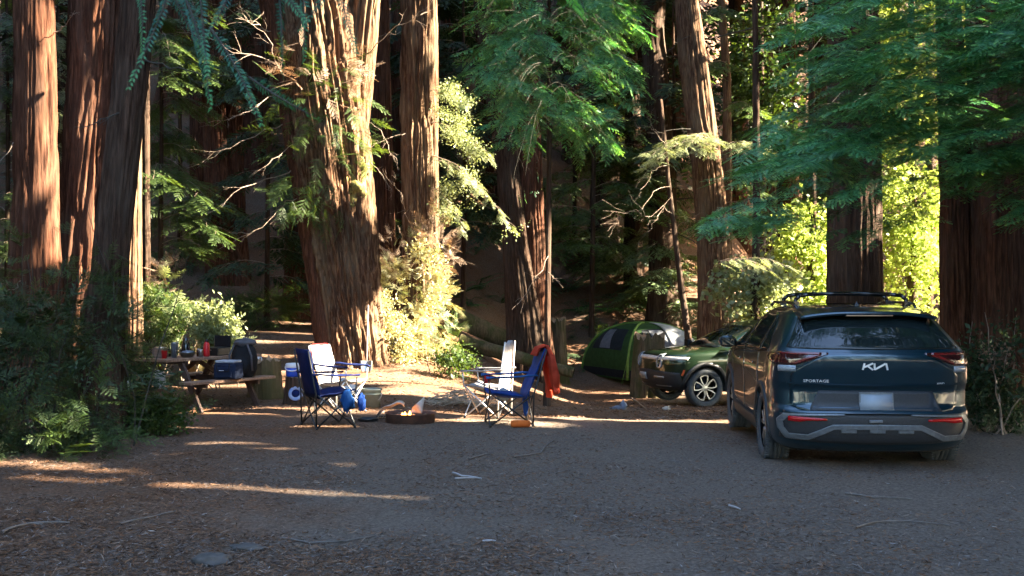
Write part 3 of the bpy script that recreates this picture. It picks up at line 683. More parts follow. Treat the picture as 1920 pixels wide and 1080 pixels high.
t15, b15, C15, _ = tree("bare_sapling", "thin bare sapling leaning behind the tent and the off roader", [(1238, 180, 26.5, 7), (1252, 330, 26.5, 8), (1270, 480, 26.5, 10), (1292, 645, 26.5, 13)], BARK_BROWN, seed=77, segs=16, top=5.2, flare=.2)
for a, b in (((1250, 310, 26.4), (1190, 350, 25.5)), ((1260, 400, 26.4), (1130, 395, 25.0)), ((1265, 440, 26.4), (1310, 400, 25.5)), ((1248, 280, 26.4), (1215, 215, 25.8)), ((1258, 370, 26.4), (1195, 470, 25.5)), ((1245, 250, 26.4), (1190, 230, 25.5)), ((1256, 350, 26.4), (1150, 420, 25))):
    limb_px(t15, b15, a, b, .012, 6, TWIG, wob=.4)
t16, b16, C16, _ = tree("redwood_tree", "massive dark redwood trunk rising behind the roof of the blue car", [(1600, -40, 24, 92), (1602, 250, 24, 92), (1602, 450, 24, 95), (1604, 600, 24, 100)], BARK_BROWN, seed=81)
t17, b17, C17, _ = tree("redwood_tree", "narrow trunk with a sunlit right edge beside the biggest dark redwood", [(1780, -40, 16.5, 46), (1786, 300, 16.5, 48), (1795, 650, 16.5, 54)], BARK_RED, seed=83)
t18, b18, C18, _ = tree("redwood_tree", "biggest dark redwood at the right edge with long drooping teal boughs", [(1868, -40, 16.4, 104), (1872, 300, 16.4, 110), (1880, 560, 16.4, 122), (1886, 690, 16.4, 146)], BARK_RED, seed=87, furrow=.07, segs=140)
tree("redwood_tree", "reddish trunk seen through leaves between the leaning redwood and the massive one", [(1470, -40, 35, 36), (1478, 450, 35, 40), (1480, 600, 35, 50)], BARK_RED, seed=89)

# long boughs of the right-hand redwoods: shelves of needles with pale tips
R4 = np.random.default_rng(31)
def left_edge(py): return float(np.interp(py, [-40, 0, 60, 130, 200, 270, 330, 390, 440, 480], [1480, 1490, 1450, 1440, 1420, 1400, 1370, 1350, 1320, 1540]))
def bottom_ok(px, py): return py < np.interp(px, [1320, 1400, 1480, 1560, 1640, 1700, 1760, 1820, 1900, 1960], [450, 455, 440, 470, 455, 385, 360, 350, 400, 420])
n_b = 0
for k in range(900):
    if n_b >= 118: break
    py = R4.uniform(-60, 470); lx = left_edge(py); px = R4.uniform(lx, 1960)
    if not bottom_ok(px, py): continue
    d1 = R4.uniform(10.6, 12.9); src, sb, sc_ = (t18, b18, C18)
    L = R4.uniform(110, 270) * (1 if R4.uniform() < .8 else .6)
    a = P(px + L * R4.uniform(.7, 1), py - R4.uniform(10, 60), d1 + R4.uniform(.2, 1.0)); b = P(px, py, d1)
    add_bough(src, sb, a, b, "near", LEAF_TEAL, TWIG_DARK, R4, side=.46, gap_=.17, step=.15, sc=.92, droop=.18, sag=.08, cull_=True)
    n_b += 1
for a, b in (((1840, 150, 15.9), (1480, 300, 12.4)), ((1840, 210, 15.9), (1420, 420, 11.6)), ((1840, 60, 15.9), (1500, 120, 12.6)), ((1850, 250, 15.9), (1600, 440, 11.8)), ((1840, -20, 15.9), (1520, 20, 12.5))):
    add_bough(t18, b18, P(*a), P(*b), "near", LEAF_TEAL, TWIG_DARK, R4, side=.5, gap_=.18, step=.15, sc=.95, droop=.2, cull_=True)
for a, b in (((1350, 490, 23.2), (1500, 555, 22)), ((1340, 500, 23.2), (1420, 520, 21.8)), ((1380, 490, 23.2), (1530, 545, 22))):
    add_bough(t13, b13, P(*a), P(*b), "near", LEAF_LIT, TWIG, R4, side=.22, gap_=.3, step=.2, sc=.7, droop=.3)

# bright broad-leaved trees in full sun behind the car
def leafy(label, px, d, w, y0, y1, n, lm, kind, rng, sc=1.0):
    t, b, C, R = tree("leafy_tree", label, [(px, -60, d, 10), (px + 4, 400, d, 14), (px, 600, d, 18)], BARK_BROWN, seed=int(px), segs=20, top=7)
    z0, z1 = P(px, y1, d)[2], P(px, y0, d)[2]
    bush_mesh("crown", t, b, kind, n, (P(px, 0, d)[0], d, (z0 + z1) / 2), (w, w * .8, (z1 - z0) / 2), lm, rng, sc, cull_=False, shell=.1)
    for k in range(4):
        q = at_z(C, rng.uniform(z0, z1)); add_dead(t, b, q, q + np.array([rng.normal() * w * .6, rng.normal() * .5, rng.uniform(.2, 1.2)]), rng, .02, 4, 0, TWIG)
    return t
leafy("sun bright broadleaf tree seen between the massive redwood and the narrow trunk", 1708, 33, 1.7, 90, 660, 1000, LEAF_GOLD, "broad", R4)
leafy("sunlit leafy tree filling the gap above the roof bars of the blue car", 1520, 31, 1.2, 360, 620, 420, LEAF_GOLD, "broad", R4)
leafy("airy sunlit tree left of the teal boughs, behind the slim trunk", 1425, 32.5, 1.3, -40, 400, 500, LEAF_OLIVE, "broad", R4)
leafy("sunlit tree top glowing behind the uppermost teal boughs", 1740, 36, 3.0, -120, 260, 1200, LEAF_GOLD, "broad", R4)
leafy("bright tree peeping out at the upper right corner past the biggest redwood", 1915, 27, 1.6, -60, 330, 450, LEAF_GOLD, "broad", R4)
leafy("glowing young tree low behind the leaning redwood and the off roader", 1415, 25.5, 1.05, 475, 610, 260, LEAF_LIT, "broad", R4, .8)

# needle foliage at the left and behind
R5 = np.random.default_rng(37)
def sapling(label, px, d, top_y, foot_y, boughs, lm, kind, rng, wpx=8, sc=1.0, tw=TWIG, side=.5):
    t, b, C, R = tree("redwood_sapling", label, [(px, top_y, d, wpx * .5), (px + 3, (top_y + foot_y) / 2, d, wpx), (px, foot_y, d, wpx * 1.2)], BARK_BROWN, seed=int(px + d), segs=14, top=max(P(px, top_y, d)[2] + .4, 2), flare=.2)
    for bx, by, bd, ry in boughs:
        add_bough(t, b, at_z(C, P(px, ry, d)[2]), P(bx, by, bd), kind, lm, tw, rng, side=side, gap_=.17, step=.15, sc=sc, droop=.28)
    return t
sapling("feathery green sapling hanging over the dark gap right of the thin pole trunk", 300, 19, -40, 560,
        [(R5.uniform(280, 420), y + R5.uniform(0, 40), R5.uniform(17.6, 19.6), y - R5.uniform(0, 30)) for y in np.linspace(10, 470, 26)], LEAF_OLIVE, "near", R5)
sapling("dim sapling with drooping sprays between the twin stem and the twisted redwood", 500, 26, -40, 580,
        [(500 + R5.choice([-1, 1]) * R5.uniform(30, 110), y + 25, R5.uniform(24.5, 27), y) for y in np.linspace(0, 520, 22)], LEAF_DARK, "mid", R5, sc=1.2)
sapling("green sapling glowing between the edge trunk and the broad red redwood", 108, 19.5, -40, 600,
        [(108 + R5.choice([-1, 1]) * R5.uniform(20, 70), y + 15, R5.uniform(18, 20.5), y) for y in np.linspace(0, 520, 20)], LEAF_LIT, "near", R5)
sapling("shaggy sapling at the very left edge behind the sunlit trunk", 12, 18.5, -40, 620,
        [(12 + R5.uniform(-60, 70), y + 15, R5.uniform(17, 19.5), y) for y in np.linspace(0, 560, 22)], LEAF_OLIVE, "near", R5)
sapling("tall dim sapling behind the straight lit redwood and the sprouts", 868, 30, -40, 610,
        [(868 + R5.choice([-1, 1]) * R5.uniform(30, 130), y + 25, R5.uniform(28, 31), y) for y in np.linspace(-20, 420, 26)], LEAF_DARK, "mid", R5, sc=1.3, side=.8)
sapling("dim drooping sapling in the dark hollow right of the young teal redwood", 1110, 33, 60, 560,
        [(1110 + R5.choice([-1, 1]) * R5.uniform(30, 140), y + 25, R5.uniform(31, 34), y) for y in np.linspace(230, 460, 16)], LEAF_OLIVE, "mid", R5, sc=1.1, side=.8)

for lab, px, d, y0, y1, n in (("dim sapling on the slope left of the two stemmed redwood", 930, 37, 120, 520, 14), ("dim sapling on the slope right of the young teal redwood", 1075, 38, 150, 520, 18), ("dim sapling on the slope behind the thin bare sapling", 1185, 36, 140, 540, 20), ("dim sapling close left of the leaning bright edged redwood", 1262, 33, 80, 560, 20), ("dim sapling on the dark slope behind the burl", 735, 34, 60, 560, 18), ("dim sapling on the dark slope behind the picnic table", 455, 36, 60, 540, 18), ("dim sapling on the slope behind the thin pole trunk", 335, 31, 40, 560, 18)):
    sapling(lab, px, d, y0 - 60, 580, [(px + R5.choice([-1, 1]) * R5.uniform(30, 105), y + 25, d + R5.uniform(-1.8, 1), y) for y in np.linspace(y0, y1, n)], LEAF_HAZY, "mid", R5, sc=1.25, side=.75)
# shrubs
def shrub(label, parts, name="shrub", base_px=None):
    c0 = parts[0][2]; g = np.array([c0[0], c0[1], tz(c0[0], c0[1])]); t = thing(name, label, "shrub", g)
    for kind, n, c, rd, lm, sc, drop in parts: bush_mesh("foliage", t, g, kind, n, c, rd, lm, R5, sc, drop=drop)
    return t, g
def stems(t, g, n, h, rng, m=TWIG_DARK, spread=.5):
    L = []
    for k in range(n):
        a = np.array([g[0] + rng.normal() * spread * .6, g[1] + rng.normal() * spread * .5, 0]); a[2] = tz(a[0], a[1]) - .05
        L.append((curve(a, a + np.array([rng.normal() * spread, rng.normal() * .3, h * rng.uniform(.6, 1.1)]), 0, 7, rng, .15), .012, .003))
    V, Q = tubes_np(L); np_obj("stem", V - g, [Q], m, t, True)
t, g = shrub("big dark tangled shrub filling the lower left corner around the trunk feet", [("near", 300, P(60, 690, 11.6), (.95, .7, 1.0), LEAF_OLIVE, .65, .2), ("near", 260, P(120, 690, 11.3), (.85, .6, 1.0), LEAF_DARK, .65, .2), ("small", 400, P(110, 720, 11.2), (.9, .6, .9), LEAF_DARK, .55, .2), ("mid", 330, P(120, 710, 11.8), (.85, .8, 1.05), LEAF_DARK, .8, .2), ("near", 200, P(50, 770, 11.0), (.7, .5, .5), LEAF_DARK, .6, .1), ("near", 150, P(95, 540, 12.0), (.75, .5, .75), LEAF_OLIVE, .75, .2), ("near", 110, P(150, 560, 12.0), (.5, .4, .8), LEAF_OLIVE, .6, .1), ("near", 60, P(30, 840, 10.6), (.7, .3, .3), LEAF_OLIVE, .7, 0), ("near", 70, P(170, 790, 11), (.4, .4, .5), LEAF_OLIVE, .7, .1)])
stems(t, g, 26, 2.6, R5, spread=.8)
t, g = shrub("dark shaggy shrub between the leaning trunk and the picnic table", [("near", 170, P(170, 680, 13.2), (.42, .5, .85), LEAF_OLIVE, .75, .15), ("near", 130, P(185, 700, 13.0), (.45, .4, .7), LEAF_DARK, .6, .1), ("near", 45, P(280, 755, 13.0), (.45, .35, .28), LEAF_OLIVE, .7, .1), ("near", 120, P(210, 590, 13.6), (.5, .5, .6), LEAF_OLIVE, .9, .2)]); stems(t, g, 8, 1.3, R5)
t, g = shrub("low leafy green plant with long leaves in front of the picnic table", [("small", 330, P(300, 795, 12.6), (.42, .3, .28), LEAF_OLIVE, .8, 0), ("near", 60, P(310, 790, 12.6), (.45, .3, .25), LEAF_OLIVE, .7, -.3)]); stems(t, g, 6, .5, R5, spread=.25)
t, g = shrub("bright sunlit sprouting shrub behind the left end of the picnic table", [("near", 170, P(315, 560, 18.2), (.6, .4, .5), LEAF_LIT, .8, 0), ("near", 160, P(280, 620, 17.8), (.5, .4, .5), LEAF_OLIVE, .9, .1), ("small", 150, P(300, 590, 18), (.5, .4, .5), LEAF_OLIVE, 1, 0), ("near", 60, P(325, 520, 18.2), (.35, .3, .35), LEAF_DRY, .7, -.8)]); stems(t, g, 10, 1.5, R5, TWIG)
t, g = shrub("small blazing white green shrub right of the mossy stump by the table", [("small", 330, P(410, 620, 17.6), (.38, .3, .42), LEAF_LIT, 1.1, 0), ("near", 60, P(420, 615, 17.6), (.4, .3, .35), LEAF_LIT, .7, -.2), ("near", 30, P(452, 632, 17.6), (.25, .2, .12), LEAF_LIT, .7, 0)]); stems(t, g, 6, 1.0, R5, TWIG, .3)
t, g = shrub("low dim shrub on the slope left of the huge twisted redwood", [("near", 200, P(500, 580, 26), (.8, .5, .35), LEAF_OLIVE, 1, 0), ("near", 60, P(440, 580, 26), (.5, .4, .2), FERN, 1, 0)]); stems(t, g, 6, .7, R5)
t, g = shrub("green sprouts at the right foot of the straight lit redwood", [("near", 35, P(838, 640, 20.2), (.25, .25, .45), LEAF_OLIVE, .8, -.2), ("small", 100, P(850, 680, 20.2), (.4, .3, .2), LEAF_OLIVE, 1, 0)]); stems(t, g, 5, .8, R5, TWIG, .25)
t, g = shrub("dry reddish shrub with pale curled leaves at the right edge behind the car", [("small", 300, P(1870, 700, 12.9), (.45, .35, .75), LEAF_DARK, 1, 0), ("small", 60, P(1872, 640, 12.7), (.22, .2, .4), LEAF_DRY, .8, 0), ("near", 120, P(1880, 760, 12.9), (.45, .3, .45), LEAF_DARK, .8, 0), ("small", 20, P(1890, 590, 12.7), (.12, .1, .12), LEAF_DRY, .7, 0)]); stems(t, g, 12, 1.6, R5, TWIG, .35)

# ferns on the slope
def fern_mesh(rng):
    V, Q, n0 = [], [], 0
    for k in range(11):
        a = 2 * math.pi * k / 11 + rng.uniform(-.2, .2); L = rng.uniform(.5, .8); up = rng.uniform(.35, .75)
        for i in range(14):
            t = (i + 1) / 15; x = L * t; z = up * L * (t * 1.5 - t * t * 1.25); w_ = .13 * math.sin(math.pi * min(1, t * .9 + .12)) ** .7
            for s in (-1, 1):
                p = np.array([(x, 0, z), (x + .01, s * w_ * .5, z + .008), (x + .035, s * w_, z - .02), (x + .03, s * w_ * .5, z - .004)])
                c, sn = math.cos(a), math.sin(a); V.append(np.stack([p[:, 0] * c - p[:, 1] * sn, p[:, 0] * sn + p[:, 1] * c, p[:, 2]], 1)); Q.append(np.array([[0, 1, 2, 3]]) + n0); n0 += 4
    return np_mesh("fern", np.concatenate(V), [np.concatenate(Q)], FERN)
FM = [fern_mesh(R5) for _ in range(4)]
spots = [(855, 560, 0), (900, 545, 0), (880, 575, 0), (940, 570, 0), (830, 545, 0), (1110, 500, 0), (1060, 480, 0), (1150, 520, 0), (1190, 560, 0), (1085, 585, 0), (1120, 460, 0), (1040, 530, 0), (1165, 480, 0), (1230, 600, 0), (440, 585, 0), (475, 580, 0), (410, 590, 0), (1000, 430, 0), (890, 480, 0), (1210, 500, 0), (1075, 545, 0), (1140, 585, 0), (500, 470, 0), (480, 520, 0), (860, 430, 0)]
for i, (px, py, _) in enumerate(spots):
    g = GP(px, py, 20); o = link(bpy.data.objects.new("fern", FM[i % 4])); o.location = g; s = R5.uniform(.9, 1.6); o.scale = (s, s, s); o.rotation_euler = (R5.normal() * .1 + .25, R5.normal() * .1, R5.uniform(0, 6))
    tag(o, "sword fern on the shaded hillside behind the camp", "fern", "ferns on the hillside")

# low green growth over the slope
n = 9000; yy = R5.uniform(30, 62, n); xx = R5.uniform(-.55, .55, n) * yy; k = vnoise(xx * .35, yy * .35, 0, 88) > .0; xx, yy = xx[k], yy[k]; n = len(xx)
V, Q, T = place("mid", np.stack([xx, yy, terr(xx, yy) + R5.uniform(.02, .35, n)], 1), np.stack([R5.normal(size=n), R5.normal(size=n) - .3, R5.normal(0, .4, n)], 1), np.stack([R5.normal(0, .4, n), R5.normal(0, .4, n) - .4, np.ones(n)], 1), R5.uniform(.6, 1.2, n), R5)
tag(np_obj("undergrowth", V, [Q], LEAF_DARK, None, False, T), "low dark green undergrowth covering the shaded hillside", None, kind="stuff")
# dim trunks on the hillside
PROT = []
for k in range(4):
    h = 17.0; zz = np.linspace(-.5, h, 12); Cc = np.stack([np.cumsum(R5.normal(0, .07, 12)), np.cumsum(R5.normal(0, .07, 12)), zz], 1); Rr = np.linspace(.36, .2, 12)
    tr = trunk_mesh("trunk", Cc, Rr, (BARK_RED, BARK_BROWN)[k % 2], None, np.zeros(3), 40, .25, .05, 100 + k); me = tr.data; bpy.data.objects.remove(tr)
    pos, ax, up, tw = [], [], [], []
    for j in range(46):
        z = R5.uniform(4.5, 17) if j > 6 else R5.uniform(2, 5); a = R5.uniform(0, 6.28); L = R5.uniform(1, 2.6) * (1.1 - z / 28)
        q0 = np.array([np.interp(z, zz, Cc[:, 0]), np.interp(z, zz, Cc[:, 1]), z]); dr = np.array([math.cos(a), math.sin(a), R5.uniform(-.35, .1)])
        tw.append((curve(q0, q0 + dr * L, .05, 6, R5, .1), .022, .006))
        if j > 6:
            for t_ in np.arange(.3, 1.01, .17):
                for s in (-1, 1): pos.append(q0 + dr * L * t_); ax.append(dr + s * np.array([-dr[1], dr[0], 0]) * R5.uniform(.4, 1.2) + np.array([0, 0, -.35])); up.append(np.array([0, 0, 1]) + R5.normal(0, .3, 3))
    V, Q, T = place("far", pos, ax, up, R5.uniform(.8, 1.3, len(pos)), R5); crown = np_mesh("crown", V, [Q], LEAF_DARK, False, T)
    V, Q = tubes_np(tw, 4); PROT.append((me, crown, np_mesh("dead_branch", V, [Q], TWIG_DARK, True)))
hill = [(330, 40), (300, 52), (345, 60), (455, 44), (490, 36), (520, 48), (575, 62), (640, 44), (740, 34), (770, 46), (842, 40), (870, 52), (905, 38), (1070, 44), (1095, 56), (1128, 38), (1160, 50), (1188, 36), (1212, 42), (1228, 33), (1255, 48), (1300, 60), (1390, 44), (1432, 40), (1458, 47), (1530, 52), (220, 38), (140, 34), (90, 46), (20, 38), (-40, 30), (1570, 44), (1660, 60), (1010, 62), (955, 50), (690, 56), (610, 36), (415, 58)]
for i, (px, d) in enumerate(hill):
    g = G(px, d); s = R5.uniform(.75, 1.5); me, cr, db = PROT[i % 4]
    t = thing("redwood_tree", "dim redwood trunk standing far up the shaded hillside", "tree", g, R5.uniform(0, 6.28), "redwoods on the hillside"); t.scale = (s, s, max(1, s))
    for n_, m_ in (("trunk", me), ("crown", cr), ("dead_branch", db)): link(bpy.data.objects.new(n_, m_), t)

# near sprays hanging from a bough above the camera
R6 = np.random.default_rng(43)
t19 = thing("redwood_bough", "blurred teal redwood bough hanging into the top left close to the lens", "branch", P(420, -320, 3.0)); bb = np.array(t19.location)
pos, ax, up, sc = [], [], [], []; lines = []
for (x0, y0, x1, y1, d) in ((330, -60, 285, 110, 2.6), (300, -80, 345, 85, 2.7), (370, -60, 385, 95, 2.5), (340, -20, 425, 150, 2.5), (400, 60, 495, 185, 2.4), (475, 150, 570, 218, 2.4), (450, -70, 420, 50, 2.7), (520, -60, 535, 100, 2.6), (560, -70, 590, 70, 2.8), (620, -80, 655, 60, 2.7), (250, -80, 290, 60, 3.0), (660, -90, 600, 25, 2.8), (480, -80, 555, 10, 2.6)):
    a, b = P(x0, y0, d + .15), P(x1, y1, d); lines.append((curve(a, b, .02, 6, R6, .05), .003, .001)); f = unit(b - a); L = np.linalg.norm(b - a)
    v, q, tp = sprig(L * 1.1, .021, .0105, .0050, R6)
    pos.append((a, f, L, v, q, tp))
VV_, QQ, TT, n0 = [], [], [], 0; lines = []
for a, f, L, v, q, tp in pos:
    u_ = unit(np.array([R6.normal() * .35, -1, R6.normal() * .4 + .5])); y_ = unit(np.cross(u_, f)); z_ = np.cross(f, y_)
    bend, tw = R6.uniform(-.5, .5), R6.uniform(-.9, .9); t_ = v[:, 0] / L; yy = v[:, 1] * np.cos(tw * t_) - v[:, 2] * np.sin(tw * t_); z2 = v[:, 1] * np.sin(tw * t_) + v[:, 2]
    W = lambda x, y, z: a + x[:, None] * f + (y + bend * L * .35 * (x / L) ** 2)[:, None] * y_ + z[:, None] * z_ + np.stack([0 * x, 0 * x, -.12 * L * (x / L) ** 2], 1)
    keep = np.repeat(R6.uniform(size=len(q)) > .10, 4); jit = np.repeat(R6.uniform(.75, 1.15, len(q)), 4); ax_ = np.repeat(v[q[:, 0], 0], 4)
    VV_.append(W(ax_ + (v[q.ravel(), 0] - ax_) * jit, yy[q.ravel()] * jit * keep, z2[q.ravel()]) - bb); m_ = len(q) * 4; QQ.append(np.arange(m_).reshape(-1, 4) + n0); n0 += m_; TT.append(np.clip(tp[q.ravel()] - .6, 0, 1))
    xs = np.linspace(-.02, L, 8); lines.append((W(xs, 0 * xs, 0 * xs), .0028, .0010))
V, Q = tubes_np(lines); br = np_obj("branch", V - bb, [Q], TWIG_DARK, t19, True)
np_obj("foliage", np.concatenate(VV_), [np.concatenate(QQ)], leaf_mat("near needles", (.008, .065, .040), (.034, .15, .060), (.12, .4, .10), trans=.25, rough=.5), br, False, np.concatenate(TT))
t20 = thing("redwood_bough", "bright green sprig tip hanging at the top centre close to the lens", "branch", P(1000, -320, 2.4)); bb = np.array(t20.location)
a, b = P(1000, -90, 2.3), P(1100, 35, 2.3); f = unit(b - a); v, q, tp = sprig(np.linalg.norm(b - a), .022, .0075, .006, R6); y_ = unit(np.cross(np.array([.1, -1, .6]), f)); z_ = np.cross(f, y_)
np_obj("foliage", a + v[:, :1] * f + v[:, 1:2] * y_ + v[:, 2:] * z_ - bb, [q], leaf_mat("young sprig", (.08, .30, .03), (.16, .45, .05), None, trans=.45), t20, False, tp)
V, Q = tubes_np([(curve(a + np.array([-.05, 0, .3]), b, .02, 6, R6, .05), .003, .001)]); np_obj("branch", V - bb, [Q], TWIG_DARK, t20, True)

# leaf clumps added out of view to shade the clearing, gaps cut for sun
RF = np.random.default_rng(51)
def forest():
    Vs, Qs, n0 = [], [], 0
    def add(kind, p, sc):
        nonlocal n0
        p = p[~seen(p)]; g = terr(p[:, 0], p[:, 1]); p = p[p[:, 2] > g + 1.2]
        n = len(p); V, Q, T = place(kind, p, RF.normal(size=(n, 3)), RF.normal(size=(n, 3)) + np.array([0, 0, 1.0]), sc * RF.uniform(.7, 1.3, n), RF)
        V, Q, T = cull(V, Q, T, 1.0, 0.0, RF)
        k = ~seen(V[Q].mean(1), 1.01); Q = Q[k]
        used = np.unique(Q); mp = np.zeros(len(V), np.int64); mp[used] = np.arange(len(used))
        Vs.append(V[used]); Qs.append(mp[Q] + n0); n0 += len(used)
    # sunward side
    n = 105000; u = RF.uniform(-10, 62, n); v = RF.uniform(-9, 24, n); x = RF.uniform(7, 40, n)
    t = (x - u * UU[0] - v * VV[0]) / S[0]; p = u[:, None] * UU + v[:, None] * VV + t[:, None] * S
    m_ = 22000; u2 = RF.uniform(-8, 12.6, m_); v2 = RF.uniform(-8, 10, m_); x2 = RF.uniform(8, 26, m_); t2 = (x2 - u2 * UU[0] - v2 * VV[0]) / S[0]
    p = np.vstack([p, u2[:, None] * UU + v2[:, None] * VV + t2[:, None] * S])
    lump = vnoise(p[:, 0] * .35, p[:, 1] * .35, p[:, 2] * .35, 61)
    p = p[(p[:, 2] < 34) & (lump > -.35)]; add("clump", p, 1.0)
    # overhead and on the far slopes
    n = 10500; p = np.stack([RF.uniform(-40, 34, n), RF.uniform(13, 75, n), RF.uniform(0, 1, n)], 1); p[:, 2] = EYE + .28 * p[:, 1] + 1 + p[:, 2] * 12
    p = p[vnoise(p[:, 0] * .3, p[:, 1] * .3, p[:, 2] * .3, 63) > -.1]; add("big", p, 1.0)
    n = 5000; p = np.stack([RF.uniform(-22, -7, n), RF.uniform(-6, 16, n), RF.uniform(4, 16, n)], 1); p = p[vnoise(p[:, 0] * .4, p[:, 1] * .4, p[:, 2] * .4, 64) > -.2]; add("clump", p, 1.3)
    # left side and behind the camera, further off
    n = 5000; p = np.stack([RF.uniform(-34, -16, n), RF.uniform(-25, 30, n), RF.uniform(2, 20, n)], 1); p = p[vnoise(p[:, 0] * .3, p[:, 1] * .3, p[:, 2] * .3, 65) > 0]; add("big", p, 1.0)
    n = 7000; p = np.stack([RF.uniform(-40, 40, n), RF.uniform(-52, -34, n), RF.uniform(1, 17, n)], 1); p = p[vnoise(p[:, 0] * .25, p[:, 1] * .25, p[:, 2] * .25, 67) > -.1]; add("big", p, 1.0)
    return np.concatenate(Vs), np.concatenate(Qs)
V, Q = forest()
fo = np_obj("added_shade_canopy", V, [Q], LEAF_DARK); tag(fo, "unseen leaf clumps added around the clearing to shade it, gapped for sun", None, kind="stuff")
# ------------------------------------------------------------------ vehicles
def paint(name, c, rough=.28, metal=.55, flake=0):
    m, t, ns, lk, o = nt(name); b = ns.new("ShaderNodeBsdfPrincipled")
    b.inputs["Metallic"].default_value = metal; b.inputs["Coat Weight"].default_value = 1; b.inputs["Coat Roughness"].default_value = .03
    tc = ns.new("ShaderNodeTexCoord"); n = ns.new("ShaderNodeTexNoise"); n.inputs["Scale"].default_value = 3.5; n.inputs["Detail"].default_value = 6; lk.new(tc.outputs["Object"], n.inputs["Vector"])
    r = ramp(ns, [(.3, c), (.75, tuple(v * .85 + .003 for v in c))]); lk.new(n.outputs[0], r.inputs[0]); lk.new(r.outputs[0], b.inputs["Base Color"])
    # road dust makes the lower panels duller
    sx = ns.new("ShaderNodeSeparateXYZ"); lk.new(tc.outputs["Object"], sx.inputs[0])
    mr = ns.new("ShaderNodeMapRange"); mr.inputs[1].default_value = .2; mr.inputs[2].default_value = .9; mr.inputs[3].default_value = rough + .2; mr.inputs[4].default_value = rough
    lk.new(sx.outputs[2], mr.inputs[0]); lk.new(mr.outputs[0], b.inputs["Roughness"])
    lk.new(b.outputs[0], o.inputs[0]); return m
PAINT_BLUE = paint("dark blue car paint", (.002, .028, .046))
PAINT_GREEN = paint("dark green car paint", (.009, .026, .011))
GLASS = mat("tinted glass", (.010, .016, .016), (.008, .012, .012), rough=.03, spec=.5)
PLASTIC = mat("black plastic", (.012, .015, .018), (.02, .023, .027), rough=.55, scale=(60, 60, 60), bump=.15)
GLOSS = mat("gloss black", (.008, .009, .010), rough=.12, coat=.5)
TYRE = mat("dusty tyre rubber", (.035, .045, .055), (.06, .068, .074), rough=.85, scale=(14, 14, 14), bump=.4, bscale=(70, 70, 70))
ALLOY = mat("machined alloy", (.45, .45, .44), (.35, .35, .35), rough=.3, metal=.9)
DARKALLOY = mat("dark alloy", (.05, .05, .055), rough=.35, metal=.8)
SILVER = mat("satin silver trim", (.17, .19, .205), (.13, .145, .16), rough=.4, metal=.45, scale=(30, 30, 30))
CHROME = mat("badge chrome", (.85, .87, .86), rough=.35, metal=.35)
REDLENS = mat("red lamp lens", (.16, .008, .008), (.09, .006, .006), rough=.12, coat=1, scale=(40, 4, 60))
DARKLENS = mat("smoked red lens", (.045, .008, .008), (.025, .006, .006), rough=.1, coat=1, scale=(30, 4, 50))
REFLECT = mat("bright red reflector", (.42, .006, .008), (.30, .005, .007), rough=.25, scale=(90, 9, 90))
WHITELENS = mat("clear lamp lens", (.30, .33, .35), (.22, .25, .27), rough=.12, coat=1, scale=(50, 5, 90))
PLATE = mat("pale plate", (.26, .30, .34), (.23, .27, .31), rough=.4)

